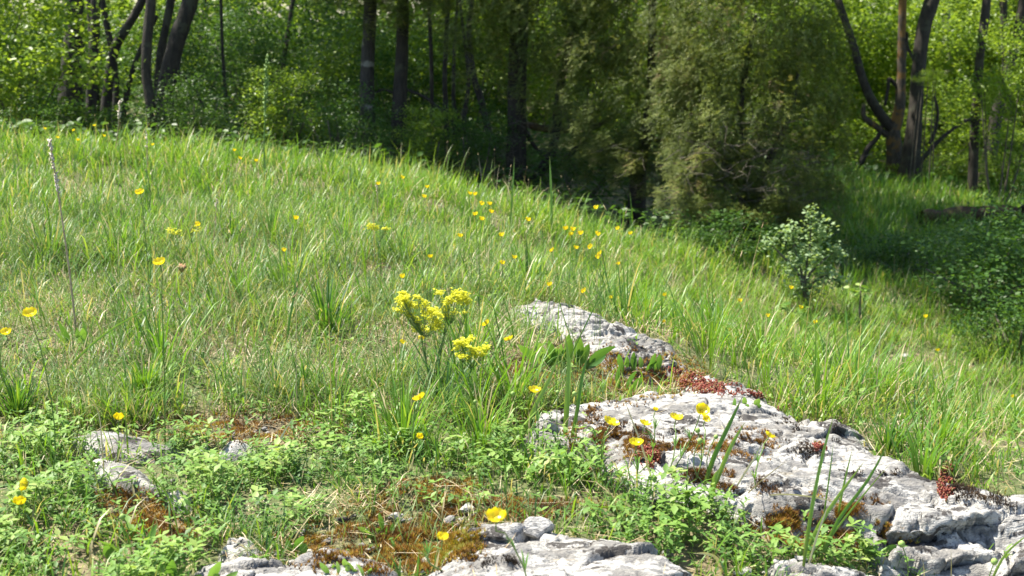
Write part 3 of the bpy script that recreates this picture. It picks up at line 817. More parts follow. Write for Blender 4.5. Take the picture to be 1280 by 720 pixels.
sz = rng.uniform(.006, .013, n) * np.clip(1.05 + .9 * sp_, .6, 1.7)
for k in range(3):                       # trifoliate
    a = la + k * 2.094 + rng.normal(0, .25, n)
    tl = rng.uniform(-.75, .35, n)
    Rm = rots(a, tl, rng.normal(0, .3, n) * 0 - 0 * a)
    parts.append(scatter(LT, LF, top, Rm, sz * rng.uniform(.85, 1.1, n), np.clip(base_rnd + rng.normal(0, .06, n), 0, 1), LTt))
# paired narrow leaves up the stem
for k in range(4):
    f = (k + 1) / 5.5
    pm = np.stack([x + (top[:, 0] - x) * f, y + (top[:, 1] - y) * f, z + (top[:, 2] - z) * f], -1)
    a = rng.uniform(0, 6.3, n)
    parts.append(scatter(LT * np.array([1, .6, 1]), LF, pm, rots(a, rng.uniform(-1.0, .2, n), 0 * a), rng.uniform(.006, .013, n), np.clip(base_rnd - .08 + rng.normal(0, .1, n), 0, 1), LTt))
parts.append(blades(np.stack([x, y, z - .003], -1), hh, np.full(n, .0011), la, lean, np.zeros(n), np.clip(base_rnd - .2, 0, 1), seg=2))
emit("clover_ground_cover", parts, M_herb, "low clover and vetch leaves covering the near ground")

# sparser leaf sprigs anywhere
x, y, c = herb_clumps(9000, [(300, 440, 420, 90), (560, 470, 140, 60), (800, 450, 60, 16), (420, 690, 110, 26)], 0, 0, .05, (1.5, 4.5), 1.2, .05)
n = len(x); z = Ssurf(x, y); br = np.clip(rng.normal(.45, .2, n), 0, 1); parts = []
for k in range(5):
    a = rng.uniform(0, 6.3, n)
    parts.append(scatter(LT * np.array([1, .55, 1]), LF, np.stack([x, y, z + .004 + .005 * k], -1), rots(a, rng.uniform(-1.1, .0, n), 0 * a), rng.uniform(.008, .02, n), np.clip(br + rng.normal(0, .08, n), 0, 1), LTt))
emit("herb_sprigs", parts, M_herb, "scattered small leafy sprigs between the turf and straw")

# stone chips and grit between the slabs
n = 5000; uu_ = rng.uniform(200, 1120, n); vv_ = rng.uniform(520, 760, n); ch = inside_any(uu_, vv_, [(470, 680, 130, 40), (590, 645, 110, 26), (300, 545, 120, 18), (180, 580, 90, 30), (700, 510, 60, 30), (1000, 700, 110, 26), (300, 690, 90, 30)])
uu_, vv_ = uu_[ch], vv_[ch]; P = unproj(uu_, vv_, Ssurf, t1=6.0, n=110); kk_ = fbm(P[:, 0] * 12, P[:, 1] * 12, 2, 150) > -.1; P = P[kk_]; n = len(P)
oc = np.array([(1, 0, .1), (.2, .9, 0), (-.9, .3, .1), (-.4, -.8, 0), (.5, -.7, .1), (.1, .1, .7), (.2, -.1, -.6)], float)
of = np.array([(0, 1, 5), (1, 2, 5), (2, 3, 5), (3, 4, 5), (4, 0, 5), (1, 0, 6), (2, 1, 6), (3, 2, 6), (4, 3, 6), (0, 4, 6)])
emit("stone_chips", [scatter(oc, of, P, rots(rng.uniform(0, 6.3, n), rng.uniform(0, .5, n)), .0012 + .006 * rng.random(n) ** 3, rng.random(n))], M_rock, "white limestone chips lying between moss and straw", smooth=False)

# ---- moss as many short shoots
def ell_points(L, per, jitter=1.25):
    us, vs = [], []
    for e in L:
        cx, cy, rx, ry = e[:4]; rot = e[4] if len(e) > 4 else 0
        n = int(per * rx * ry * 3.14); r = np.sqrt(rng.random(n)) * jitter * 1.15; a = rng.uniform(0, 6.3, n); kk = rng.random(n) < 1.35 - r * .95; r, a = r[kk], a[kk]
        dx, dy = r * np.cos(a) * rx, r * np.sin(a) * ry
        us.append(cx + dx * math.cos(rot) - dy * math.sin(rot)); vs.append(cy + dx * math.sin(rot) + dy * math.cos(rot))
    u, v = np.concatenate(us), np.concatenate(vs)
    k = v < 790
    return unproj(u[k], v[k], Ssurf, t1=8, n=110)
tuft = []
for a in np.linspace(0, 6.28, 5, endpoint=False):
    r_ = .35 if int(a * 10) % 2 else .6
    c_, s_ = math.cos(a), math.sin(a)
    tuft += [(-s_ * .11, c_ * .11, 0), (s_ * .11, -c_ * .11, 0), (c_ * r_, s_ * r_, 1.0 - .3 * r_)]
MT = np.array(tuft, float); MF = np.arange(len(MT)).reshape(-1, 3); Mtt = np.tile([0, 0, 1.0], 5)
def moss_obj(name, L, per, mat, size, thr, label, rc=.5, rs=.22, jit=1.2):
    P = ell_points(L, per, jit)
    f = fbm(P[:, 0] * 22, P[:, 1] * 22, 3, 55) ; g = fbm(P[:, 0] * 8, P[:, 1] * 8, 2, 58)
    kp = (f + rng.normal(0, .13, len(f))) > thr; P = P[kp]; g = g[kp]; f = f[kp]; n = len(P)
    P[:, 2] += np.clip(f - thr, 0, .5) * .010 - .002
    V = scatter(MT, MF, P, rots(rng.uniform(0, 6.3, n), rng.uniform(0, .5, n)), rng.uniform(size * .6, size * 1.4, n), np.clip(rc + .5 * g + rng.normal(0, rs, n), 0, 1), Mtt)
    print(name, n)
    emit(name, [V], mat, label, smooth=False)
moss_obj("brown_moss", MOSS, .85, M_moss, .0062, -.24, "rust-brown and orange moss on the soil between grass and rock", .47, .27)
moss_obj("rock_moss", MOSSROCK, .95, M_moss, .0055, -.17, "brown moss cushions growing on the limestone", .36, .2)
moss_obj("black_moss", BLACKMOSS, 1.1, M_mossdark, .0042, -.14, "blackish dry moss and lichen crusts on the limestone", .4, .25)

# stonecrop (red, succulent) patches
SED = [(880, 484, 44, 9, .15), (955, 495, 20, 5, .2), (845, 470, 30, 7, .1), (1182, 604, 8, 22, .1), (985, 511, 14, 4), (735, 592, 12, 6), (810, 572, 12, 12), (1026, 560, 8, 5)]
P = ell_points(SED, .75, 1.1); P = P[fbm(P[:, 0] * 30, P[:, 1] * 30, 2, 66) > -.25]; n = len(P)
bud = np.array([(0, 0, 0), (.28, 0, .5), (0, .28, .5), (-.28, 0, .5), (0, -.28, .5), (0, 0, 1.05)], float)
bf = np.array([(0, 2, 1), (0, 3, 2), (0, 4, 3), (0, 1, 4), (5, 1, 2), (5, 2, 3), (5, 3, 4), (5, 4, 1)])
pp = []
for k in range(4):
    pp.append(scatter(bud, bf, P + np.array([0, 0, .002 * k]) - [0, 0, .001], rots(rng.uniform(0, 6.3, n), rng.uniform(.1, 1.2, n)), rng.uniform(.0035, .0065, n), np.clip(rng.normal(.45, .3, n), 0, 1)))
emit("red_stonecrop", pp, M_sedum, "red stonecrop growing along the upper rim of the rock", smooth=False)

# ------------------------------------------------------------------ buttercups
def petal_tpl(cup, seed=0, w=1.0):
    """obovate petal along +X from the centre, curling up by cup; 4x4 grid"""
    r = np.random.default_rng(seed); V = []
    ts = np.linspace(0, 1, 5); ss = np.linspace(-1, 1, 5)
    for t in ts:
        wd = (0.10 + 0.46 * math.sin(min(t, .98) ** .75 * math.pi * .62)) * w * (1 if t < .99 else .55)
        ang = cup * t
        # radial position follows an arc
        rr = t if abs(cup) < 1e-3 else math.sin(cup * t) / cup
        zz = 0 if abs(cup) < 1e-3 else (1 - math.cos(cup * t)) / cup
        for s_ in ss:
            e = abs(s_) ** 2
            x = rr - (0.10 * e * t) + (-.05 * (abs(s_) < .1) * (t > .9))
            z = zz + .16 * e * t + .02 * r.normal() * t
            V.append((x, s_ * wd, z))
    F = []
    for i in range(4):
        for j in range(4):
            k = i * 5 + j; F.append((k, k + 5, k + 6, k + 1))
    return np.array(V), np.array(F)

def eye_mesh():
    parts = []
    V, F, r, t = tube(np.array([(0, 0, -.08), (0, 0, .02), (0, 0, .14), (0, 0, .2)]), [.13, .17, .13, .04], 7)
    parts.append((V, F, .5, 0))
    n = 22; a = np.linspace(0, 2 * math.pi * 3, n); P = np.stack([.14 * np.cos(a), .14 * np.sin(a), np.full(n, .02)], -1)
    parts.append(blades(P, np.full(n, .26), np.full(n, .07), a, np.full(n, .5) + .5 * rng.random(n), np.full(n, -.4), np.full(n, .5), seg=2))
    V, F, r, t = merge(parts); return V, F

PETALS = {}
def petal_me(cup, sd, R):
    key = (round(cup, 1), sd, round(R, 4))
    if key not in PETALS:
        V, F = petal_tpl(cup, sd); PETALS[key] = mesh_np("petal", V * R, [F], [M_petal], smooth=True)
    return PETALS[key]
EV, EF = eye_mesh()

def stem_path(a, b, bow=.02, n=8, seed=0):
    r = np.random.default_rng(seed); a, b = np.array(a, float), np.array(b, float)
    o = r.normal(size=3) * bow; o[2] = 0
    return curve([a, a + (b - a) * .35 + o, a + (b - a) * .75 + o * .7, b], n)

def stem_leaf(parts, p, az, L):
    """the narrow-lobed stem leaf of a buttercup"""
    for k in (-.5, 0, .5):
        V, F, r, t = blades(np.array([p]), np.array([L * (1 - .3 * abs(k))]), np.array([.0022]), np.array([az + k]), np.array([.5]), np.array([.6]), np.array([.5]), seg=3)
        parts.append((V, F, .5, t))

def buttercup(u, v, wpx, label, cup=1.2, tilt=0.0, taz=0.0, root=None, group=None, hgt=None, simple=False, bud=False):
    """flower head at pixel (u, v), wpx wide in the photograph; the stem stands where the ground under it is"""
    D = {True: None}
    Wr = 0.021 if wpx < 20 else 0.023
    dwant = FPX * Wr / wpx
    p = at(u, v, dwant)
    g = Ssurf(p[0], p[1]); h = p[2] - g
    if h < .035 or h > .34:      # fall back to a believable height
        hh = .06 if h < .035 else .24
        p = unproj(u, v, Ssurf, h=hh)[0]; g = float(Ssurf(p[0], p[1])); h = hh
    g = float(g); d = float(project(p)[2]); R = wpx * d / FPX * .62
    if root is None: bx, by = p[0] + random.uniform(-.02, .02), p[1] + random.uniform(-.01, .03)
    else: q = unproj(root[0], root[1], Ssurf)[0]; bx, by = q[0], q[1]
    bz = float(Ssurf(bx, by)) - .004
    base = np.array([bx, by, bz]); T = thing("buttercup", label, "flower", base, group)
    ax = Vector((math.sin(tilt) * math.cos(taz), math.sin(tilt) * math.sin(taz), math.cos(tilt)))
    pts = stem_path((0, 0, 0), p - base - np.array(ax) * R * .1, .012, 9, int(u))
    pts[-2] = pts[-1] - np.array(ax) * .012
    parts = [tube(pts, np.linspace(.0011, .0008, len(pts)), 5)]
    me = mesh_np("stem", *merge(parts)[:2], [M_stem], smooth=True); link("stem", me, T)
    for k, LL in ((len(pts) // 2, .022), (2, .03)):
        lp = []; stem_leaf(lp, pts[k], random.uniform(0, 6), LL)
        V, F, r, t = merge(lp); link("leaf", mesh_np("leaf", V, F, [M_blade], dict(rnd=np.full(len(V), .4), tt=t)), T)
    q = ax.to_track_quat('Z', 'Y'); hp = Vector(p - base)
    fe = link("flower_centre", mesh_np("flower_centre", EV * R, EF, [M_eye], smooth=True), T, hp); fe.rotation_mode = 'QUATERNION'; fe.rotation_quaternion = q
    for k in range(5):
        o = link("petal", petal_me(cup + random.choice([-.15, 0, .15]), (k + int(u)) % 3, R), T, hp)
        o.rotation_mode = 'QUATERNION'
        o.rotation_quaternion = q @ Matrix.Rotation(k * 1.2566 + int(u) % 7 * .2, 3, 'Z').to_quaternion()
    return T

near = [
 (620, 650, 27, "largest buttercup, standing alone on a pale stem before the bottom rock slab", 1.3, .15, -1.5, (662, 735)),
 (553, 674, 17, "buttercup over brown moss, lower left of the big bottom one", 1.3, .1, 0, (556, 712)),
 (34, 606, 17, "upper of two orange-yellow buttercups at bottom left, nodding sideways", 1.3, 1.45, 3.1, (110, 612)),
 (24, 630, 18, "lower of two buttercups at bottom left, upright half-open cup", 1.6, .1, 0, (30, 700)),
 (148, 524, 15, "rounded closed buttercup just above the small left rock", 1.9, .1, 0, (150, 560)),
 (38, 394, 18, "buttercup over bare straw at the far left, higher of two", 1.0, .35, -1.5, None),
 (8, 417, 14, "buttercup touching the left edge of the view", 1.1, .3, -1.5, None),
 (200, 330, 16, "buttercup alone in the left meadow above the straw patch", 1.1, .3, -2, None),
 (175, 242, 12, "buttercup high on the left slope, nearly in the far grass", 1.1, .3, -2, None),
 (525, 499, 17, "buttercup tilted left in tall clover under the yellow umbels", 1.1, .5, 2.8, None),
 (524, 547, 11, "half-closed buttercup low in clover below the tilted one", 1.8, .6, -1.0, None),
 (608, 406, 13, "buttercup right of the yellow umbels, tilted left", 1.1, .6, 2.9, None),
 (636, 425, 13, "buttercup just right of the umbels beside the broad leaf rosette", 1.0, .4, 2.6, None),
 (503, 429, 9, "small buttercup under the left edge of the biggest umbel", 1.2, .4, 0, None),
 (526, 424, 9, "dull yellow buttercup facing away beneath the biggest umbel", 1.5, .9, 1.4, None),
 (668, 490, 16, "buttercup in front of brown moss left of the wide upright blade", 1.1, .1, 0, None),
 (763, 530, 20, "buttercup on the main slab, leftmost of the rock group, tilted right", .9, .35, 0, (757, 585)),
 (806, 531, 15, "buttercup on the main slab between its leftmost and right-hand neighbours", .9, .3, .3, (797, 590)),
 (845, 524, 17, "wide-open buttercup on the main slab below the twin flowers", .9, .2, 0, (835, 590)),
 (795, 556, 18, "lowest buttercup of the rock group, flat-topped", 1.0, .05, 0, (796, 600)),
 (877, 514, 18, "topmost of the twin buttercups over the slab, petals spread wide", 1.0, .7, -1.4, (838, 590)),
 (882, 525, 11, "lower and smaller of the twin buttercups over the slab", 1.4, .6, -1.2, (872, 590)),
 (819, 513, 8, "small round buttercup bud opening behind the rock group", 2.0, .2, 0, (818, 560)),
 (961, 546, 14, "rightmost rock buttercup, tilted, above a little moss cushion", 1.1, .6, .2, (945, 612)),
]
for a in near:
    buttercup(a[0], a[1], a[2], a[3], a[4], a[5], a[6], a[7])

# green buds on thin stems
def bud(u, v, wpx, root, label, mat=None):
    d = unproj(root[0], root[1], Ssurf)[0]; dd = float(project(d)[2]) * .985
    p = at(u, v, dd); T = thing("flower_bud", label, "bud", d)
    pts = stem_path((0, 0, -.003), p - d, .006, 8, int(u)); link("stem", mesh_np("stem", *tube(pts, .0008, 5)[:2], [M_stem], smooth=True), T)
    r = wpx * dd / FPX / 2
    V, F, _, _ = tube(np.array([(0, 0, -r), (0, 0, -r * .5), (0, 0, 0), (0, 0, r * .6), (0, 0, r)]), [r * .3, r * .85, r, r * .8, r * .25], 8)
    link("bud_head", mesh_np("bud_head", V, F, [mat or M_umbel_green], smooth=True), T, Vector(p - d))
M_umbel_green = plain("green_bud", (.30, .42, .12), .6, (.2, .32, .06), 300)
for a in [(872, 538, 7, (868, 600), "round green bud below the twin buttercups"), (875, 551, 7, (886, 610), "pale yellow-green bud between the twin flowers and the dark blade"),
          (895, 546, 6, (893, 600), "green bud on a thin stem close behind the dark blade"), (718, 492, 6, (716, 560), "tiny green bud left of the wide blade tips"),
          (697, 490, 5, (700, 560), "green seed head just right of the moss buttercup"), (641, 492, 6, (643, 560), "green bud on a straight stem left of the moss buttercup"),
          (1127, 680, 9, (1130, 730), "round pale bud in front of the stepped rock side"), (1243, 702, 9, (1225, 760), "round green bud at the bottom right before the rock"),
          (293, 488, 5, (292, 530), "little yellow-green bud over the left orange moss"), (153, 646, 8, (150, 680), "yellowish bud among clover under the slanting rock"),
          (594, 502, 5, (598, 560), "slim green bud in the tall clover of the centre")]:
    bud(*a)

# far buttercups: one small mesh each, shared
def far_mesh(seed, H):
    parts = []; r = np.random.default_rng(seed); R = .0115
    V, F, _, _ = tube(stem_path((0, 0, 0), (0, 0, H), .012, 5, seed), .0008, 4); n1 = sum(len(f) for f in F)
    VV = [V]; FT = [F[0]]; FQ = [F[1]]; n = len(V)
    mt = [0] * len(F[0]); mq = [0] * len(F[1])
    q = rots(np.array([r.uniform(0, 6.3)]), np.array([r.uniform(0, .5)]))[0]
    for k in range(5):
        pv, pf = petal_tpl(1.2, k % 3); c, s = math.cos(k * 1.2566), math.sin(k * 1.2566)
        pv = pv @ np.array([[c, s, 0], [-s, c, 0], [0, 0, 1]]) * R
        VV.append(pv @ q.T + np.array([0, 0, H])); FQ.append(pf + n); mq += [1] * len(pf); n += len(pv)
    F = [np.vstack(FT), np.vstack(FQ)]
    return mesh_np("buttercup", np.vstack(VV), F, [M_stem, M_petal], smooth=True, mi=mt + mq)
FM = [(far_mesh(k, .18), .18) for k in range(3)] + [(far_mesh(9 + k, .30), .30) for k in range(3)]
far = {
 "small buttercup at the far upper-left edge of the meadow before dark bushes": [(118, 157, 6), (72, 172, 5), (92, 163, 4), (97, 175, 4), (56, 161, 5), (130, 170, 3), (191, 181, 3)],
 "tiny buttercup in far grass below the pair of dark trunks": [(293, 188, 4), (300, 198, 5), (320, 201, 4), (473, 230, 5), (503, 222, 6), (534, 234, 5), (530, 246, 4)],
 "small yellow buttercup in the middle of the left slope": [(370, 273, 6), (355, 313, 6), (247, 281, 5), (503, 346, 6), (538, 321, 6), (575, 295, 5)],
 "small buttercup among grass before the dark juniper shade": [(587, 242, 5), (594, 243, 4), (602, 255, 5), (612, 255, 5), (614, 265, 5), (594, 268, 4), (602, 274, 4), (660, 275, 5), (745, 260, 5), (772, 286, 5), (788, 292, 5)],
 "small buttercup on the slope behind the rugged rock ridge": [(707, 286, 5), (714, 293, 5), (716, 287, 5), (726, 292, 5), (747, 293, 5), (738, 309, 5), (750, 317, 6), (747, 322, 5), (773, 330, 6), (720, 310, 4), (628, 329, 5), (627, 294, 4), (643, 322, 4), (690, 313, 4)],
 "buttercup near the back of the rugged rock ridge": [(687, 356, 7), (764, 372, 6), (831, 369, 6), (829, 402, 6), (730, 364, 4)],
 "small buttercup in the meadow below the pale sapling": [(989, 360, 6), (925, 376, 5), (960, 395, 5), (1001, 385, 6), (1019, 403, 5), (912, 412, 5), (922, 423, 5), (935, 424, 5), (1157, 396, 5)],
 "buttercup in the hollow close behind the main slab": [(913, 441, 6), (961, 443, 6), (982, 444, 6), (938, 468, 6), (983, 465, 5), (1000, 452, 4), (972, 434, 4)],
 "small buttercup in the bright right-hand meadow": [(1172, 438, 5), (1090, 490, 6), (1108, 486, 5), (1130, 496, 7), (1114, 501, 6), (1266, 496, 6), (1216, 558, 6), (1198, 572, 6), (1217, 572, 5), (1127, 547, 6)],
}
ORD = 'first second third fourth fifth sixth seventh eighth ninth tenth eleventh twelfth thirteenth fourteenth'.split()
cnt = 0
for lab, L in far.items():
    for io, (u, v, wp) in enumerate(sorted(L)):
        me, H = FM[cnt % 3] if v > 300 and u < 900 else FM[3 + cnt % 3]
        dw = FPX * .019 / wp
        p = unproj(u, v, Ssurf if u < 890 and v < 420 else G, h=H, t0=2.6 if u < 760 else 3.2)[0]
        o = link("buttercup", me, None, (p[0], p[1], p[2] - H - .002), label=ORD[io] + " from left, " + lab, category="flower", group=lab.replace("small ", "").replace("tiny ", "").replace("yellow ", "").replace("buttercup", "buttercups", 1))
        s = np.clip(wp / (FPX * .024 / float(project(p)[2])), .72, 1.6) * .88; o.scale = (s, s, 1); o.rotation_euler[2] = random.uniform(0, 6.3); cnt += 1
print("far flowers", cnt)

# yellow umbel plants: heads of many tiny florets
def umbel(label, heads, root, dscale=1.0, group=None):
    q = unproj(root[0], root[1], Ssurf)[0]; d0 = float(project(q)[2]) * dscale
    T = thing("yellow_umbel_plant", label, "wildflower", q)
    stem = []; lf = []
    ft = []
    for k in range(4):
        a = k * math.pi / 2; ft += [(0, 0, 0), (math.cos(a - .5) * .8, math.sin(a - .5) * .8, .25), (math.cos(a) * 1.15, math.sin(a) * 1.15, .35), (math.cos(a + .5) * .8, math.sin(a + .5) * .8, .25)]
    FTV = np.array(ft, float); FTF = np.arange(16).reshape(-1, 4)
    for (u, v, ru, rv, n, rot) in heads:
        n = int(n * 2.2)
        c = at(u, v, d0); px = d0 / FPX
        node = q + (c - q) * .74 + np.array([0, 0, -.004])
        stem.append(tube(stem_path(q * 0, node - q, .006, 6, int(u)), .0012, 5))
        nc = max(3, int(ru * rv / 13)); rc_ = np.sqrt(rng.random(nc)) * .95; ac = rng.uniform(0, 6.3, nc); kc = rng.integers(0, nc, n); sg = 2.9
        dx = rc_[kc] * np.cos(ac[kc]) * ru + rng.normal(0, sg, n); dy = rc_[kc] * np.sin(ac[kc]) * rv + rng.normal(0, sg * .55, n)
        dep = rng.normal(0, ru * .3 * px, nc)[kc]
        uu = dx * math.cos(rot) - dy * math.sin(rot); vv = dx * math.sin(rot) + dy * math.cos(rot)
        P = np.stack([c[0] + uu * px, c[1] + dep + rng.normal(0, .002, n), c[2] - vv * px + .0012 * rng.normal(size=n)], -1)
        V = scatter(FTV, FTF, P - q, rots(rng.uniform(0, 6.3, n), rng.uniform(0, 1.0, n)), rng.uniform(.0022, .0034, n), rng.random(n))
        bd = scatter(bud_small, bf, P - q - [0, 0, .001], rots(rng.uniform(0, 6.3, n), rng.uniform(0, .6, n)), rng.uniform(.0022, .003, n), rng.random(n))
        VV, FF, rr, tt = merge([V, bd]); link("flower_head", mesh_np("flower_head", VV, FF, [M_umbel], dict(rnd=rr, tt=tt)), T)
        for k in range(0, n, 16):
            stem.append(tube(curve([node - q, (node + P[k]) / 2 - q + [0, 0, -.006], P[k] - q], 4), .0005, 3, cap=False))
    nl = 44; t = rng.random(nl) * 1.15; hd = [at(h[0], h[1], d0) for h in heads]
    Pl = np.array([q + (hd[k % len(hd)] - q) * .8 * t[k] for k in range(nl)]) - q
    lf.append(blades(Pl, rng.uniform(.012, .026, nl), rng.uniform(.0016, .0026, nl), rng.uniform(0, 6.3, nl), rng.uniform(.4, 1.1, nl), rng.uniform(0, .8, nl), rng.uniform(.3, .8, nl), seg=3))
    VV, FF, rr, tt = merge(stem); link("stem", mesh_np("stem", VV, FF, [M_stem], smooth=True), T)
    VV, FF, rr, tt = merge(lf); link("leaves", mesh_np("leaves", VV, FF, [M_broad], dict(rnd=rr, tt=tt)), T)
bud_small = bud * 1.0 if not callable(bud) else np.array([(0, 0, 0), (.5, 0, .5), (0, .5, .5), (-.5, 0, .5), (0, -.5, .5), (0, 0, 1.0)], float)
umbel("yellow umbel plant with the two biggest flower heads, left of the bent arching blade",
      [(526, 390, 34, 16, 300, .55), (517, 374, 18, 10, 120, .1), (566, 372, 20, 13, 170, .2), (558, 391, 12, 6, 30, .2), (584, 384, 6, 12, 30, 0), (497, 387, 6, 5, 14, 0), (551, 412, 7, 4, 16, 0), (522, 409, 9, 6, 24, 0)], (545, 500))
umbel("lower yellow umbel plant with one flower head, directly below the big pair", [(590, 436, 23, 12, 190, .15), (574, 428, 6, 4, 20, 0)], (588, 520))
umbel("small yellow umbel plant farther back in grass above the big umbels", [(462, 283, 5, 3, 26, 0), (475, 286, 8, 4, 40, 0)], (470, 345))
umbel("faint yellow umbel plant farthest back on the left slope", [(216, 288, 6, 4, 24, 0), (246, 286, 5, 3, 14, 0), (224, 292, 3, 2, 10, 0)], (220, 340))

# broad-leaved rosettes: each leaf a part
def big_leaf_me(L, W, bend, rnd, mat, seg=6):
    t = np.linspace(0, 1, seg + 1); V = []
    x = z = 0; xs = [0]; zs = [0]
    for k in range(seg):
        a = bend * (t[k] + t[k + 1]) / 2; x += math.sin(a) * L / seg; z += math.cos(a) * L / seg; xs.append(x); zs.append(z)
    for k, tt_ in enumerate(t):
        w_ = W / 2 * (math.sin(math.pi * min(max(tt_, .10), .97) ** 1.15) ** .8)
        for s_ in (-1, -.5, 0, .5, 1):
            V.append((xs[k] - .18 * w_ * (1 - abs(s_)), s_ * w_, zs[k] + .0))
    F = [(k * 5 + j, (k + 1) * 5 + j, (k + 1) * 5 + j + 1, k * 5 + j + 1) for k in range(seg) for j in range(4)]
    return mesh_np("leaf", np.array(V), [np.array(F)], [mat], dict(rnd=np.full(len(V), rnd), tt=np.repeat(t, 5)), smooth=True)
def rosette(label, root, leaves):
    q = unproj(root[0], root[1], Ssurf)[0]; d = float(project(q)[2]); px = d / FPX
    T = thing("leaf_rosette", label, "plant", q - [0, 0, .004])
    for (du, Lp, Wp, lean, az, rnd) in leaves:
        for q_ in range(2):
            f_ = random.uniform(.8, 1.1) if q_ == 0 else random.uniform(.45, .75)
            o = link("leaf", big_leaf_me(Lp * px * 1.0 * f_, Wp * px * .95 * (.5 + .5 * f_), random.uniform(.2, .9), min(1, max(0, rnd + random.uniform(-.25, .3))), M_broad), T, (du * px + (random.uniform(-.012, .012) if q_ else 0), random.uniform(-.012, .012), 0))
            o.rotation_euler = (Matrix.Rotation(lean * 1.1 + random.uniform(-.15, .15) + (random.uniform(-.4, .4) if q_ else 0), 3, 'Y') @ Matrix.Rotation(az + random.uniform(-.8, .8), 3, 'Z')).to_euler()
rosette("clump of broad upright leaves in front of the rugged rock ridge", (700, 460),
        [(-26, 50, 13, -.25, -1.4, .6), (-18, 46, 14, -.1, -1.8, .8), (-8, 52, 12, .02, -1.3, .3), (2, 44, 11, .1, -1.6, .5), (10, 50, 12, -.08, -1.2, .4), (20, 48, 13, .2, -1.9, .5), (22, 46, 14, .45, -1.4, .65),
         (26, 58, 12, .5, -1.5, .2), (-12, 34, 16, -.5, -1.6, .9), (6, 30, 12, .3, -1.6, .7)])
rosette("rosette of grey-green tongue leaves on bare straw at left", (95, 438),
        [(-8, 40, 9, -.35, -1.5, .6), (-2, 44, 8, -.15, -1.4, .5), (6, 52, 12, .22, -1.6, .55), (8, 30, 9, .9, -1.6, .8), (-10, 34, 9, -1.15, -1.5, .9), (4, 34, 8, 0.05, -1.5, .4)])
rosette("little tongue-leaved plant among straw left of the dark tussock", (243, 436), [(-4, 30, 7, -.4, -1.5, .7), (2, 22, 6, .1, -1.6, .6), (-3, 18, 6, -.9, -1.5, .8)])
rosette("small leafy plant on the moss below the rugged ridge", (790, 462), [(-12, 30, 8, -.2, -1.5, .4), (0, 30, 8, .1, -1.5, .3), (10, 26, 9, .3, -1.5, .5), (22, 28, 8, .1, -1.5, .35), (32, 24, 8, .2, -1.5, .5)])
rosette("leafy plant with small blunt leaves at the moss edge right of the rosette", (775, 488), [(-14, 26, 8, -.3, -1.5, .5), (-3, 34, 7, 0, -1.5, .4), (8, 34, 7, .25, -1.5, .3), (14, 24, 8, .4, -1.5, .6)])
rosette("bright leafy sprout on the brown moss above the bottom slab", (478, 668), [(-8, 22, 9, -.5, -1.5, .8), (0, 30, 8, 0, -1.5, .6), (8, 24, 9, .4, -1.5, .9), (14, 18, 8, .9, -1.5, .8), (-14, 20, 8, -.9, -1.5, .7)])
rosette("spring-green sprout at the bottom edge in brown moss", (452, 716), [(-8, 24, 9, -.4, -1.5, .9), (3, 28, 8, .1, -1.5, .8), (10, 20, 8, .7, -1.5, .9)])
rosette("small sprout of blunt leaves on the bottom-left pale rock", (420, 712), [(-6, 22, 9, -.5, -1.5, .8), (3, 26, 8, .15, -1.5, .9), (9, 18, 8, .8, -1.5, .7)])
rosette("dark leafy sprout between white rock knob and clover", (365, 690), [(-8, 30, 12, -.3, -1.5, .3), (4, 38, 13, .1, -1.5, .3), (10, 26, 12, .6, -1.5, .4)])
rosette("large smooth leaves in the bottom-left corner", (165, 700), [(-10, 50, 18, -.5, -1.5, .7), (6, 58, 16, .55, -1.5, .6), (20, 56, 15, 1.1, -1.5, .75)])
rosette("pale oval leaves at the bottom edge left of centre", (205, 735), [(-14, 46, 16, -.3, -1.5, .8), (6, 52, 15, .3, -1.5, .7), (20, 44, 14, 1.0, -1.5, .8)])
rosette("oval-leaved seedling leaning over the left pale rock", (262, 730), [(-4, 40, 13, .5, -1.5, .7), (6, 44, 12, .9, -1.5, .6)])
rosette("pair of green leaves growing from the stonecrop on the rock rim", (932, 508), [(0, 17, 7, -.1, -1.5, .6), (12, 15, 9, .3, -1.5, .7), (-14, 16, 8, -.3, -1.5, .2)])
rosette("leafy green sprout at the foot of the stepped rock", (1085, 690), [(-16, 30, 12, -.5, -1.5, .5), (-4, 34, 12, -.1, -1.5, .6), (8, 30, 13, .4, -1.5, .4), (16, 26, 12, .9, -1.5, .5), (0, 18, 12, 0, -1.5, .8)])

# individual long blades, traced from root to tip
def px_blade(pts, wpx, drs=0.0, seg=9):
    """pts in pixels from root to tip; root on the ground; the tip is drs metres nearer(-)/farther(+)"""
    q = unproj(pts[0][0], pts[0][1], Ssurf)[0]; d0 = float(project(q)[2])
    wpx = wpx * .7; 
    W3 = [q - [0, 0, .004]] + [at(a, b, d0 + drs * (i + 1) / (len(pts) - 1) - .01) for i, (a, b) in enumerate(pts[1:])]
    c = curve(W3, seg + 1); px = d0 / FPX
    s = np.linspace(0, 1, seg + 1); wv = wpx * px / 2 * np.interp(s, [0, .25, .7, 1], [.7, 1, .75, .06])
    Tn = np.gradient(c, axis=0); Tn /= np.linalg.norm(Tn, axis=1)[:, None]
    side = np.cross(Tn, np.array([.25, 1, .15])); side /= np.linalg.norm(side, axis=1)[:, None]
    up = np.cross(side, Tn)
    V = np.concatenate([c - side * wv[:, None], c + up * wv[:, None] * .35, c + side * wv[:, None]], 1).reshape(-1, 3, 3).reshape(-1, 3)
    F = np.array([(3 * i + j, 3 * i + 3 + j, 3 * i + 4 + j, 3 * i + j + 1) for i in range(seg) for j in (0, 1)])
    return V, F, np.repeat(s, 3), q
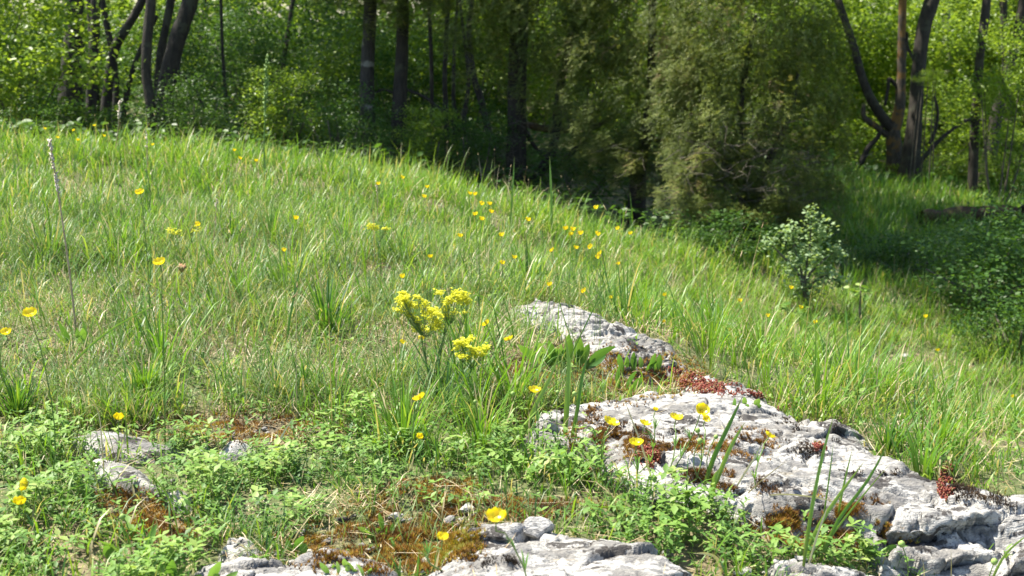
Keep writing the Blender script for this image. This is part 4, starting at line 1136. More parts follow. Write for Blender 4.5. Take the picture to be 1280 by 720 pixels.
def blade_thing(name, label, cat, bl, mat=None):
    T = None
    for (pts, wpx, rnd, *o) in bl:
        rnd = min(1, rnd + .22)
        V, F, t, q = px_blade(pts, wpx, *(o[:1]))
        if T is None: T = thing(name, label, cat, q); q0 = q
        m = o[1] if len(o) > 1 else (mat or M_blade)
        link("blade", mesh_np("blade", V - q0, [F], [m], dict(rnd=np.full(len(V), rnd), tt=t), smooth=True), T)
blade_thing("grass_tuft", "tuft of long upright blades in front of the lower right of the slab", "grass",
    [([(1004, 708), (1014, 640), (1028, 570), (1043, 517)], 7, .55), ([(1028, 655), (1036, 600), (1042, 553)], 3, .3), ([(1046, 650), (1055, 605), (1066, 559)], 4, .5),
     ([(1002, 700), (1025, 655), (1052, 615), (1080, 577)], 8, .85), ([(1022, 705), (1048, 650), (1085, 600), (1116, 543)], 7, .2), ([(1015, 700), (1062, 640), (1112, 580)], 4, .6),
     ([(1010, 705), (1022, 668), (1036, 628)], 4, .9, 0.0, M_straw)])
blade_thing("grass_tuft", "pair of wide blades, one dark, crossing the middle of the main slab", "grass",
    [([(880, 606), (893, 570), (912, 530), (929, 494)], 9, .05), ([(892, 610), (906, 575), (918, 550), (931, 528)], 8, .75), ([(888, 625), (893, 600), (899, 586)], 11, .95)])
blade_thing("grass_tuft", "wide upright blades left of the main slab, the middle one silvery", "grass",
    [([(706, 545), (709, 500), (711, 455), (706, 418)], 10, .6), ([(648, 556), (668, 510), (686, 475), (702, 435)], 8, .8), ([(714, 548), (722, 510), (728, 470), (736, 440)], 7, .05)])
blade_thing("grass_stalk", "bent blade arching over behind the right side of the yellow umbels", "grass", [([(652, 432), (640, 405), (622, 388), (599, 368), (585, 380), (568, 400)], 3.5, .35)])
blade_thing("grass_stalk", "thin green blade leaning left behind the arched blade", "grass", [([(648, 424), (625, 398), (600, 370), (575, 345)], 3, .5)])
blade_thing("dry_stalk", "pale curved dry stalk with a knobbed tip left of centre", "dry stalk", [([(316, 580), (340, 568), (352, 545), (368, 520)], 4, .8)], M_straw)
blade_thing("dry_stalk", "pinkish dry stem standing before the slanting left rock", "dry stalk", [([(130, 592), (128, 560), (124, 520), (115, 496)], 3, .5)], M_straw)
blade_thing("dry_stalk", "straw stalk leaning left over the rock group of buttercups", "dry stalk", [([(816, 600), (803, 560), (790, 525), (779, 496)], 3.5, .6)], M_straw)
blade_thing("dry_stalk", "grey dry stalk leaning right below the rightmost rock buttercup", "dry stalk", [([(918, 610), (935, 585), (946, 568), (953, 552)], 4, .8)], M_straw)
blade_thing("dry_stalk", "thin brown stalk leaning right across the slab behind the tuft", "dry stalk", [([(930, 618), (955, 598), (985, 575)], 2.5, .2)], M_straw)
blade_thing("dry_stalk", "long bleached stalk lying on the slab behind the tall tuft", "dry stalk", [([(935, 622), (975, 618), (1020, 622), (1060, 632)], 3.5, .95)], M_straw)
blade_thing("grass_stalk", "long pale blade bent flat over the grass above the bottom slab", "grass", [([(715, 633), (760, 634), (810, 640), (845, 648), (868, 668)], 4.5, .85)])
blade_thing("dry_stalk", "broad bleached leaf curled over at the right end of the bottom slab", "dry stalk", [([(903, 712), (896, 698), (882, 692), (866, 692)], 7, .9)], M_straw)
blade_thing("grass_stalk", "long bright blade lying low at the bottom edge right of the tuft", "grass", [([(1125, 722), (1080, 716), (1035, 712)], 6, .8)])
blade_thing("grass_stalk", "long green blade rising to the right at the bottom right corner", "grass", [([(1232, 740), (1252, 700), (1270, 680), (1292, 664)], 5, .85)])
blade_thing("grass_stalk", "long thin blade trailing right from the bottom-left buttercups", "grass", [([(20, 655), (60, 625), (120, 600), (175, 585)], 2.5, .2)])
blade_thing("grass_stalk", "long blade leaning right over the straw between rosette and tussock", "grass", [([(75, 470), (110, 435), (150, 405), (215, 370)], 4.5, .5)])
blade_thing("grass_stalk", "long yellowish stalk leaning left across the left straw", "grass", [([(265, 420), (230, 385), (190, 355), (130, 328)], 3, .85)])
blade_thing("grass_stalk", "curving blade falling to the right through clover below the left rock", "grass", [([(225, 675), (214, 630), (195, 600), (160, 562)], 4, .6)])
blade_thing("grass_tuft", "spray of thin tall blades left of the dark tussock", "grass",
    [([(355, 455), (362, 400), (372, 350), (384, 300)], 4.5, .15), ([(345, 380), (338, 330), (328, 280), (322, 240)], 3.5, .85), ([(350, 370), (350, 320), (346, 270)], 3, .6), ([(330, 380), (326, 330), (310, 300)], 3, .9)])
blade_thing("grass_tuft", "pair of tall pointed leaf shoots near the dark juniper shade", "grass", [([(636, 300), (640, 250), (643, 196)], 4, .4), ([(690, 300), (689, 245), (687, 195)], 5, .6)])
blade_thing("grass_tuft", "thin tall blades leaning left on the ridge behind the rocks", "grass", [([(645, 440), (638, 400), (628, 372)], 3, .3), ([(700, 470), (735, 400), (760, 350)], 2.5, .1), ([(720, 440), (700, 380), (690, 320)], 2, .4)])

def culm(label, pts, wpx, head, mat_s, mat_h, hw, cat="grass stalk", name="seeding_stalk", nsp=60):
    q = unproj(pts[0][0], pts[0][1], Ssurf)[0]; d0 = float(project(q)[2]); px = d0 / FPX
    c = curve([q] + [at(a, b, d0 - .01) for a, b in pts[1:]], 14); T = thing(name, label, cat, q)
    link("stem", mesh_np("stem", *tube(c - q, np.linspace(wpx, wpx * .5, 14) * px / 2, 5)[:2], [mat_s], smooth=True), T)
    k0 = int(14 * (1 - head)); s = rng.random(nsp) * (13 - k0) + k0; i = np.clip(s.astype(int), 0, 12); f = s - i
    P = c[i] * (1 - f)[:, None] + c[i + 1] * f[:, None] - q
    V, F, r, t = scatter(bud_small * [.6, .6, 1.4], bf, P, rots(rng.uniform(0, 6.3, nsp), rng.uniform(.1, .8, nsp)), hw * px * rng.uniform(.7, 1.2, nsp), rng.random(nsp))
    link("seed_head", mesh_np("seed_head", V, [F], [mat_h], dict(rnd=r, tt=t)), T)
culm("tall brown seed stalk with a speckled pale spike at the far left", [(96, 425), (88, 350), (74, 250), (62, 178)], 3.2, .30, M_drystem, M_white, 4.5, nsp=90)
culm("tall slender flowering grass stalk against the dark wood, left of centre", [(331, 235), (330, 180), (332, 130), (334, 74)], 2, .45, M_stem, M_stem, 5, nsp=60)
culm("short dry seed stalk in front of the dark wood at left", [(142, 200), (147, 165), (150, 128)], 1.5, .3, M_drystem, M_white, 3.5, nsp=20)
culm("pale dry stalk standing on the meadow's left crest", [(183, 230), (184, 200), (183, 165)], 1.5, .3, M_drystem, M_white, 3, nsp=14)
culm("pale upright stalk in the upper middle grass", [(473, 300), (472, 260), (471, 228)], 1.6, .3, M_drystem, M_white, 2.5, nsp=14)
culm("thin pale stalk leaning slightly among the left meadow grass", [(262, 330), (268, 290), (271, 248)], 1.6, .2, M_drystem, M_white, 2.5, nsp=14)
culm("brown round-headed dry flower stalk in the left grass", [(228, 372), (227, 350), (228, 338)], 1.5, .15, M_drystem, M_redstem, 7, nsp=14)

# tussocks
def tussock(label, root, n, hp, spread, wpx, rc, mat, lean=0.0, group=None):
    n = int(n * .6); q = unproj(root[0], root[1], Ssurf)[0]; d = float(project(q)[2]); px = d / FPX
    r = np.abs(rng.normal(0, spread * .42, n)) * px; a = rng.uniform(0, 6.3, n)
    P = np.stack([r * np.cos(a), r * np.sin(a), np.zeros(n) - .003], -1)
    P[:, 2] += G(P[:, 0] + q[0], P[:, 1] + q[1]) - G(q[0], q[1])
    aa = a + rng.normal(0, .5, n)
    V, F, rr, t = blades(P, hp * px * rng.uniform(.3, 1.15, n), np.full(n, wpx * px), aa, .12 + r / (spread * px) * .5 + rng.uniform(0, .15, n), rng.uniform(.1, 1.6, n) ** 1.3 + lean, np.where(rng.random(n) < .12, .95, np.clip(rng.normal(rc, .2, n), 0, .9)), seg=4)
    me = mesh_np("grass_tussock", V, F, [mat], dict(rnd=rr, tt=t), smooth=True)
    o = link("grass_tussock", me, None, q, label=label, category="grass tussock")
tussock("dark green tussock of fine upright leaves left of the yellow umbels", (410, 418), 230, 90, 24, 2.0, .25, M_grass)
tussock("bright green low tussock on the lower left turf", (182, 495), 520, 62, 42, 2.0, .62, M_grass)
tussock("small dark tussock sunk in the grass at the left edge", (22, 520), 260, 60, 34, 2.0, .3, M_grass)
tussock("grey-green drooping tussock on the left slope above the straw", (60, 330), 300, 70, 40, 1.8, .3, M_grassfine)
tussock("green tussock in the hollow right behind the slab's top", (960, 440), 240, 60, 40, 2.2, .5, M_grass)
tussock("fine turf tussock beside the orange moss left of centre", (345, 500), 320, 56, 40, 1.7, .55, M_grassfine)
tussock("tall soft tussock right of the arched blade on the ridge", (660, 360), 220, 70, 40, 2.0, .5, M_grass)
tussock("thin green tussock in the clover under the big umbels", (505, 560), 260, 110, 60, 2.2, .6, M_grass)
tussock("loose grass tussock in the clover right of the umbel stems", (600, 560), 200, 95, 50, 2.2, .55, M_grass)

# ------------------------------------------------------------------ wood behind the meadow
def cloud(n, R, clumps, lsz, seed, shape='ell', tpl=None, droop=0.3, rndc=.5, inner=.35, zsq=1.0, cs=.22):
    """leaves gathered in clumps through an ellipsoid of radii R"""
    r = np.random.default_rng(seed)
    c = r.normal(size=(clumps, 3)); c /= np.linalg.norm(c, axis=1)[:, None]; c *= (r.random(clumps)[:, None] ** (inner))
    k = r.integers(0, clumps, n); off = r.normal(0, cs, (n, 3)); off[:, 2] *= .55 * zsq
    P = (c[k] + off) * np.array(R)
    cr = r.normal(0, .16, clumps)
    TV, TF = tpl if tpl is not None else (LT1, LF1)
    return scatter(TV, TF, P, rots(r.uniform(0, 6.3, n), r.uniform(-1.2, 1.2, n) + droop, r.uniform(0, 6.3, n)), r.uniform(lsz * .6, lsz * 1.3, n), np.clip(rndc + cr[k] + r.normal(0, .14, n), 0, 1))
LT1 = np.array([(0, 0, 0), (.3, -.3, .05), (.7, -.27, .03), (1, 0, -.06), (.7, .27, .03), (.3, .3, .05)], float)
LF1 = np.array([(0, 1, 2), (0, 2, 3), (0, 3, 4), (0, 4, 5)])
def cloud_me(name, args, mat):
    V, F, r, t = cloud(**args); return mesh_np(name, V, [F], [mat], dict(rnd=r, tt=t))
CROWN = [cloud_me("crown", dict(n=2600, R=(2.0, 2.0, 1.5), clumps=34, lsz=.11, seed=200 + k, inner=.5, cs=.13), M_leaf) for k in range(3)]
SHRUB = [cloud_me("foliage", dict(n=5200, R=(.95, .8, 1.0), clumps=64, lsz=.050, seed=300 + k, inner=.42, cs=.14), M_leaf) for k in range(4)]
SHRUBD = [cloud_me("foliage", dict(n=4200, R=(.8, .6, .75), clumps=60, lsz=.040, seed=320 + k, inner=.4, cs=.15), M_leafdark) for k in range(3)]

def wpath(px, d, extra=None):
    """pixel polyline at depth d (or list of depths) -> world points"""
    dd = np.broadcast_to(np.asarray(d, float), len(px)) if np.ndim(d) == 0 else np.asarray(d, float)
    return np.array([at(a, b, q) for (a, b, *_), q in zip(px, dd)])

def tree(name, label, cat, px, d, mat, branches=(), top=5.0, crown=0, crown_r=1.0, lean=(0, 0), group=None, limbs=(), crown_off=(0, 0, 0)):
    """px: (u, v, width) from the base upwards; carries on above the picture to a crown"""
    W3 = wpath(px, d); ww = [p[2] * d / FPX / 2 for p in px]
    base = W3[0].copy(); gz = float(G(base[0], base[1]))
    W3[0, 2] = min(W3[0, 2], gz); base = W3[0].copy(); base[2] = gz - .03
    dirv = W3[-1] - W3[-2]; dirv = dirv / np.linalg.norm(dirv); up = []
    pr = W3[-1].copy(); rad = ww[-1]; up_r = []
    for k in range(5):
        dirv = dirv * .8 + np.array([lean[0], lean[1], 1.0]) * .25; dirv /= np.linalg.norm(dirv); pr = pr + dirv * top / 5; up.append(pr.copy()); up_r.append(rad * (1 - .15 * (k + 1)))
    pts = np.vstack([[[W3[0][0], W3[0][1], gz - .06]], W3, up]); rr = np.array([ww[0] * 1.35] + ww + up_r)
    s = np.linspace(0, 1, len(pts)); c = curve(pts, 30); r_ = np.interp(np.linspace(0, 1, 30), s, rr)
    T = thing(name, label, cat, base, group)
    link("trunk", mesh_np("trunk", tube(c - base, r_, 10, .12, abs(px[0][0]))[0], tube(c - base, r_, 10)[1], [mat], smooth=True), T)
    for b in branches:
        bp, bm = (b, mat) if not isinstance(b, tuple) else b
        V3 = curve(wpath(bp, d), 12); rb = np.interp(np.linspace(0, 1, 12), np.linspace(0, 1, len(bp)), [q[2] * d / FPX / 2 for q in bp])
        link("branch", mesh_np("branch", tube(V3 - base, rb, 7, .1, abs(bp[0][0]))[0], tube(V3 - base, rb, 7)[1], [bm], smooth=True), T)
    # limbs into the crown
    tip = pts[-1] - base
    for k in range(3):
        a = k * 2.1 + px[0][0]; e = tip + np.array([math.cos(a) * 1.2, math.sin(a) * 1.2, .3]) * crown_r
        st = pts[-3] - base
        link("branch", mesh_np("branch", *tube(curve([st, (st + e) / 2 + [0, 0, -.1], e], 6), np.linspace(rad * .6, .01, 6), 5)[:2], [mat], smooth=True), T)
    if crown is not None:
        o = link("crown", CROWN[crown % 3], T, Vector(tip) + Vector(crown_off) + Vector((0, 1.2, 0))); o.scale = (crown_r, crown_r, crown_r); o.rotation_euler[2] = random.uniform(0, 6.3)
    return T

# left group
tree("broadleaf_tree", "thick dark trunk near the left edge, behind leafy shrubs", "tree", [(84, 190, 34), (88, 120, 30), (92, 50, 24), (93, 0, 22)], 10.5, M_bark, top=3.6, crown=0)
tree("broadleaf_tree", "slender trunk just right of the thick one near the left edge", "tree", [(113, 190, 14), (115, 110, 13), (118, 50, 12), (120, 0, 12)], 10.8, M_bark, top=4, crown=1)
tree("broadleaf_tree", "near black wavy trunk, front one of the left trunk group", "tree", [(192, 168, 13), (188, 130, 12), (183, 95, 12), (184, 50, 13), (189, 0, 13)], 9.2, M_bark, top=3.6, crown=2)
tree("broadleaf_tree", "thick trunk leaning right, rightmost of the left trunk group", "tree", [(196, 175, 26), (206, 120, 24), (216, 70, 22), (228, 30, 20), (238, 0, 20)], 10.4, M_bark,
     branches=[[(214, 85, 6), (240, 105, 5), (252, 130, 4), (262, 165, 3)]], top=4, crown=0)
tree("broadleaf_tree", "thin trunk between the wavy one and the leaning one", "tree", [(194, 175, 10), (197, 110, 10), (202, 60, 10), (214, 0, 10)], 11, M_bark, top=4, crown=1)
tree("broadleaf_tree", "dark bowed trunk left of the wavy trunk, forking high", "tree", [(128, 185, 16), (134, 120, 13), (142, 65, 12), (158, 35, 11), (178, 0, 10)], 11, M_bark,
     branches=[[(150, 180, 8), (158, 120, 7), (172, 70, 6), (196, 20, 5)]], top=3.5, crown=2)
tree("sapling_tree", "thin pole trunk in shade behind the tall flowering stalk", "tree", [(284, 190, 5), (282, 120, 5), (278, 60, 4), (276, 0, 4)], 12, M_bark, top=3, crown=None)
# centre
tree("broadleaf_tree", "patchy black and grey trunk, left one of the central pair", "tree", [(462, 192, 24), (460, 150, 20), (459, 100, 18), (461, 50, 17), (463, 0, 17)], 9.6, M_barkbirch,
     branches=[[(458, 128, 5), (448, 150, 4), (443, 175, 4)]], top=3.8, crown=0, crown_off=(0, 1.5, .5))
tree("broadleaf_tree", "straight dark trunk, right one of the central pair", "tree", [(497, 192, 21), (499, 140, 19), (502, 80, 17), (504, 0, 15)], 9.6, M_bark,
     branches=[[(508, 112, 4), (528, 120, 4), (545, 132, 4), (562, 148, 4), (575, 165, 3)], [(496, 118, 3), (478, 112, 3), (462, 122, 2)]], top=4, crown=1, crown_off=(0, 1.5, .8))
for k, (pxs, lab) in enumerate([([(541, 185, 5), (540, 130, 5), (539, 70, 5), (536, 0, 5)], "thin dark pole right of the central pair"),
    ([(559, 180, 8), (557, 130, 7), (556, 90, 6), (560, 0, 6)], "thin dark trunk, second pole right of the central pair"),
    ([(569, 180, 5), (567, 130, 5), (568, 60, 4), (572, 0, 4)], "hair-thin pole beside the second pole right of the central pair"),
    ([(622, 190, 9), (610, 160, 9), (600, 120, 9), (592, 95, 8), (586, 40, 7), (590, 0, 6)], "curved thin trunk leaning left, left of the juniper's thick stem"),
    ([(588, 185, 6), (580, 150, 6), (586, 100, 5), (578, 30, 4)], "crooked thin stem in shade between poles and curved trunk")]):
    tree("sapling_tree", lab, "tree", pxs, 10.2 + .35 * k, M_bark, top=3, crown=None)
# right multi-stemmed tree
tree("broadleaf_tree", "multi-stemmed tree at right with spreading limbs and an orange mossy stem", "tree", [(1120, 216, 24), (1118, 190, 20), (1117, 165, 17), (1123, 145, 14), (1126, 110, 12), (1127, 60, 10), (1128, 0, 10)], 13.2, M_barkmoss,
     branches=[([(1116, 162, 14), (1102, 145, 13), (1088, 122, 12), (1077, 95, 11), (1068, 60, 10), (1056, 25, 10), (1046, -4, 10)], M_bark), ([(1120, 178, 8), (1108, 168, 8), (1095, 158, 8), (1080, 146, 7), (1080, 130, 5)], M_barkmoss),
               ([(1105, 150, 5), (1098, 170, 6), (1085, 185, 7), (1076, 205, 8)], M_bark), ([(1124, 112, 5), (1112, 98, 5), (1110, 110, 4), (1106, 132, 4)], M_bark), ([(1128, 84, 5), (1133, 60, 4), (1134, 40, 3)], M_bark)], top=4.2, crown=0, crown_r=.7)
tree("broadleaf_tree", "thick grey trunk leaning right, beside the multi-stemmed tree", "tree", [(1136, 216, 32), (1140, 185, 22), (1144, 140, 17), (1147, 100, 17), (1151, 60, 17), (1156, 30, 18), (1165, 0, 19)], 12.8, M_bark,
     branches=[[(1148, 205, 6), (1165, 185, 6), (1178, 172, 5), (1196, 158, 4), (1218, 146, 3)], [(1162, 180, 5), (1170, 160, 4), (1172, 138, 4), (1168, 120, 3)], [(1145, 82, 4), (1136, 62, 4), (1130, 48, 3)], [(1150, 200, 4), (1135, 196, 4)]], top=4.2, crown=2, crown_r=.7, lean=(.3, 0))
tree("broadleaf_tree", "pale grey trunk fading into leaves beyond the right-hand trees", "tree", [(1190, 216, 10), (1188, 150, 10), (1186, 70, 11), (1182, 0, 11)], 18, M_barkpale, top=4, crown=1)
tree("broadleaf_tree", "leaning trunk half hidden by leaves near the right edge", "tree", [(1232, 215, 20), (1240, 180, 17), (1246, 140, 15), (1256, 100, 12), (1268, 60, 12), (1276, 20, 12), (1280, -5, 12)], 13.5, M_bark,
     branches=[[(1246, 150, 5), (1228, 150, 4), (1205, 150, 3)]], top=3.6, crown=0)
tree("sapling_tree", "thin dark trunk at the upper right corner", "tree", [(1262, 215, 8), (1260, 120, 8), (1256, 60, 9), (1254, 0, 9)], 15, M_bark, top=4, crown=1)

# ---- junipers: sprays of needles on drooping shoots
def spray_tpl(seed):
    r = np.random.default_rng(seed); V = []; F = []
    n = 16
    for k in range(n):
        t = (k + .5) / n; x = t; z = -.25 * t * t; a = r.uniform(0, 6.3); L = .30 * (1 - .4 * t)
        d_ = np.array([.6, math.cos(a) * .8, math.sin(a) * .8]); d_ /= np.linalg.norm(d_)
        w_ = np.cross(d_, [0.1, .2, 1]); w_ = w_ / np.linalg.norm(w_) * .035; p = np.array([x, 0, z]); b = len(V)
        V += [p - w_, p + w_, p + d_ * L]; F.append((b, b + 1, b + 2))
    return np.array(V), np.array(F)
SPT = spray_tpl(1)
def juniper_me(seed, n, R, hang=.9, rc=.5, ncl=85, ssz=.10, mat=None, cs=.085):
    r = np.random.default_rng(seed)
    c = r.uniform(-1, 1, (ncl, 3)); c = c[(c ** 2).sum(1) < 1.0]; ncl = len(c)
    k = r.integers(0, ncl, n); off = r.normal(0, cs, (n, 3)); off[:, 2] *= 1.5
    P = (c[k] + off); az = np.arctan2(P[:, 1], P[:, 0]) + r.normal(0, .7, n); P = P * np.array(R)
    cr = r.normal(0, .2, ncl)
    V, F, rr, t = scatter(SPT[0], SPT[1], P, rots(az, r.normal(hang, .5, n), 0 * az), r.uniform(ssz * .6, ssz * 1.4, n), np.clip(rc + cr[k] + r.normal(0, .15, n), 0, 1))
    return mesh_np("foliage", V, [F], [mat or M_juniper], dict(rnd=rr, tt=t))
JUN = [juniper_me(500 + k, 2000, (.62, .5, .95), .12) for k in range(3)]
def jun_foliage(T, base, u, v, d, s, k, rz=0.0):
    p = at(u, v, d); o = link("foliage", JUN[k % 3], T, Vector(p - base)); o.scale = (s[0], s[1], s[2] * .72); o.rotation_euler[2] = rz
def dead_twigs(T, base, c, n, R, seed, mat):
    r = np.random.default_rng(seed); parts = []
    for k in range(n):
        a = r.uniform(0, 6.3); s = c + r.normal(0, .4, 3) * R; e = s + np.array([math.cos(a), math.sin(a) * .6, r.uniform(-.4, .5)]) * r.uniform(.06, .2)
        m = (s + e) / 2 + r.normal(0, .03, 3); parts.append(tube(curve([s, m, e], 5) - base, np.linspace(.0024, .0009, 5), 4, cap=False))
        for q in range(4):
            f = m + (e - m) * r.random(); g = f + r.normal(0, .05, 3); parts.append(tube(np.array([f, g]) - base, [.0016, .0007], 3, cap=False))
    V, F, _, _ = merge(parts); link("dead_twigs", mesh_np("dead_twigs", V, F, [mat], smooth=True), T, kind="stuff")
def juniper(label, base_px, d, stems, fol, twigs=None, branches=()):
    b = at(base_px[0], base_px[1], d); b[2] = float(G(b[0], b[1])) - .03; T = thing("juniper", label, "juniper", b)
    for st in stems:
        V3 = curve(np.vstack([[b], wpath(st, d)]), 14); rb = np.interp(np.linspace(0, 1, 14), np.linspace(0, 1, len(st) + 1), [st[0][2] * d / FPX / 2 * 1.2] + [q[2] * d / FPX / 2 for q in st])
        V, F, _, _ = tube(V3 - b, rb, 9, .15, abs(st[0][0])); link("stem", mesh_np("stem", V, F, [M_bark], smooth=True), T)
    for (bp, bm) in branches:
        V3 = curve(wpath(bp, d), 12); rb = np.interp(np.linspace(0, 1, 12), np.linspace(0, 1, len(bp)), [q[2] * d / FPX / 2 for q in bp])
        V, F, _, _ = tube(V3 - b, rb, 7, .15, abs(bp[0][0])); link("branch", mesh_np("branch", V, F, [bm], smooth=True), T)
    for k, (u, v, dd, s) in enumerate(fol): jun_foliage(T, b, u, v, dd, s, k, k * 1.3)
    for tw in (twigs or []): dead_twigs(T, b, at(tw[0], tw[1], tw[2]), tw[3], np.array([.5, .3, .42]) * tw[4], int(tw[0]), M_twig)
juniper("tall dark juniper with a thick shaded stem and drooping sprays, centre of the wood", (648, 218), 9.4, [[(646, 190, 26), (646, 120, 24), (648, 50, 24), (650, 0, 22), (652, -200, 18), (655, -420, 12)], [(690, 190, 12), (697, 130, 11), (706, 80, 10), (722, 0, 9)]],
        [(560, -10, 9.3, (.8, .9, .7)), (610, 20, 9.2, (.7, .8, .8)), (690, 25, 9.1, (.85, .9, 1.0)), (640, -60, 9.3, (1.1, 1, 1)), (590, -150, 9.6, (1.2, 1.2, 1.1)), (700, -150, 9.6, (1.2, 1.2, 1.1)), (740, 70, 9.2, (.6, .7, .9)), (650, -330, 9.6, (1.0, 1, 1.2)), (490, -30, 9.3, (.7, .8, .55)), (430, -20, 9.3, (.6, .7, .55))],
        twigs=[(680, 190, 9.2, 26, 1.0), (640, 205, 9.3, 14, .8)], branches=[([(648, 152, 9), (675, 160, 9), (705, 163, 8), (740, 160, 7), (760, 150, 5)], M_mossbark), ([(735, 175, 8), (715, 190, 7), (700, 205, 5)], M_bark), ([(655, 160, 6), (670, 185, 5), (690, 205, 4)], M_bark)])
juniper("middle juniper with olive sprays reaching down to the meadow edge", (795, 245), 8.9, [[(798, 215, 20), (805, 180, 16), (812, 130, 12), (815, 40, 10), (818, -150, 8)]],
        [(790, 60, 8.8, (.75, .8, .95)), (830, 130, 8.7, (.65, .7, .8)), (770, -50, 9.0, (.9, .9, 1)), (850, -40, 9.0, (.9, .9, 1)), (752, 140, 8.8, (.5, .6, .55)), (810, -230, 9.2, (1, 1, 1)), (778, 190, 8.7, (.4, .5, .3)), (735, 180, 8.9, (.45, .5, .4)), (805, 215, 8.6, (.45, .4, .25))],
        twigs=[(790, 225, 8.6, 24, .8)], branches=[([(782, 172, 8), (805, 170, 9), (825, 176, 7)], M_mossbark)])
juniper("broad bushy juniper at the right with grey dead twigs at its foot", (940, 285), 8.2, [[(935, 240, 12), (925, 180, 9), (930, 100, 7), (945, 20, 5)], [(950, 230, 10), (985, 150, 7), (1000, 80, 5)], [(925, 240, 9), (890, 170, 7), (880, 100, 5)]],
        [(900, 90, 8.2, (.62, .7, .9)), (965, 60, 8.3, (.7, .7, .95)), (930, 150, 8.0, (.75, .8, .75)), (1005, 120, 8.3, (.55, .6, .85)), (870, 160, 8.1, (.5, .6, .7)), (990, 190, 8.2, (.6, .6, .6)), (930, -40, 8.4, (.8, .8, .9)), (1005, 40, 8.5, (.4, .6, .8)), (890, 215, 8.0, (.6, .5, .42)), (960, 225, 8.0, (.65, .5, .42)), (1000, 250, 8.1, (.5, .5, .3)), (860, 245, 7.9, (.45, .4, .3)), (925, 262, 7.8, (.6, .4, .22)), (1030, 225, 8.4, (.35, .4, .4)), (850, 90, 8.3, (.5, .6, .8))],
        twigs=[(885, 225, 7.75, 40, .8), (950, 235, 7.8, 50, .9), (925, 195, 7.85, 40, .9), (1000, 225, 7.9, 30, .8)])

# sapling bush with pale leaves in the hollow
def sapling(label, root, d, blobs, n, mat, lsz, stems, name="sapling", cat="sapling"):
    b = at(root[0], root[1], d); b[2] = float(G(b[0], b[1])) - .02; T = thing(name, label, cat, b); px = d / FPX
    parts = []
    tot = sum(q[2] * q[3] for q in blobs)
    for (u, v, ru, rv) in blobs:
        m = int(n * ru * rv / tot); c = at(u, v, d); P = c + rng.normal(0, .5, (m, 3)) * np.array([ru * px, ru * px * .9, rv * px])
        parts.append(scatter(LT1, LF1, P - b, rots(rng.uniform(0, 6.3, m), rng.uniform(-1, .9, m), rng.uniform(0, 6.3, m)), rng.uniform(lsz * .6, lsz * 1.3, m), np.clip(rng.normal(.5, .22, m), 0, 1)))
    V, F, r, t = merge(parts); link("leaves", mesh_np("leaves", V, F, [mat], dict(rnd=r, tt=t)), T)
    sp = [tube(curve(np.vstack([[b], wpath([(a, q) for a, q in st], d)]) - b, 8), np.linspace(.010, .003, 8), 6) for st in stems]
    V, F, _, _ = merge(sp); link("stem", mesh_np("stem", V, F, [M_twig], smooth=True), T)
sapling("young bush with pale grey-green leaves standing alone in the right hollow", (1010, 378), 6.7,
        [(1014, 268, 8, 12), (990, 292, 15, 16), (962, 303, 10, 10), (1024, 290, 16, 18), (1010, 318, 22, 16), (1045, 315, 14, 12), (992, 332, 16, 14), (1032, 345, 16, 14), (1010, 360, 22, 14), (1050, 352, 10, 8)], 2100, M_sapling, .022,
        [[(1006, 350), (1012, 310), (1015, 265)], [(1004, 350), (996, 320), (990, 290)], [(1000, 345), (980, 322), (962, 304)], [(1008, 350), (1030, 325), (1046, 312)], [(1012, 360), (1030, 345), (1045, 350)]])
sapling("low leafy plant with white-edged leaves right of the pale young bush", (1076, 372), 6.4, [(1074, 360, 9, 5), (1085, 364, 8, 4)], 26, M_herb, .04, [[(1076, 362)]], "leafy_plant", "plant")
sapling("small weed with pale leaves below the young bush", (985, 395), 6.2, [(982, 385, 8, 8), (1000, 390, 8, 6)], 50, M_herb, .03, [[(984, 385)]], "leafy_plant", "plant")

# undergrowth shrubs
def shrub(label, u, v, d, s, k, dark=False, group=None, mat=None):
    p = at(u, v, d); gz = float(G(p[0], p[1]))
    if v > 240: p = unproj(u, v, G, h=.45 * s[2], t0=3.5)[0]; gz = float(G(p[0], p[1]))
    T = thing("shrub", label, "shrub", (p[0], p[1], gz - .03), group)
    me = (SHRUBD if dark else SHRUB)[k % (3 if dark else 4)]  # dark picks the leaves with shade in their colour
    o = link("foliage", me, T, (0, 0, p[2] - gz + .03)); o.scale = s; o.rotation_euler[2] = k * 1.7
    st = [tube(curve([np.zeros(3), np.array([math.cos(a) * .12, math.sin(a) * .12, .3 * s[2]]), np.array([math.cos(a) * .45 * s[0], math.sin(a) * .4 * s[1], max(.05, (p[2] - gz)) + .1 * s[2]])], 6), np.linspace(.014, .004, 6), 5) for a in (0.3 + k, 1.8 + k, 3.1 + k, 4.4 + k, 5.5 + k)]
    V, F, _, _ = merge(st); link("stem", mesh_np("stem", V, F, [M_twig], smooth=True), T)
shrub("leafy shrub at the left edge, right up against the meadow crest", 20, 90, 9.2, (.85, .7, .8), 0)
shrub("low leafy shrub below the thick left trunk, at the meadow's crest", 60, 150, 8.9, (.6, .5, .36), 1, True)
shrub("dark leafy shrub at the foot of the left trunk group", 130, 158, 9.0, (.5, .4, .26), 2, True)
shrub("upper leafy shrub over the left edge", -40, 20, 9.4, (.9, .7, .9), 2)
shrub("low dark shrub behind the tall flowering stalk", 275, 160, 9.4, (.8, .5, .34), 0, True)
shrub("dark shrub at the feet of the central trunk pair's left side", 400, 165, 9.8, (.6, .5, .34), 1, True)
shrub("bushy undergrowth beneath the central juniper's stem", 610, 195, 9.9, (.7, .5, .36), 2, True)
shrub("dark undergrowth right of the central juniper's stem", 720, 215, 9.2, (.7, .5, .40), 0, True)
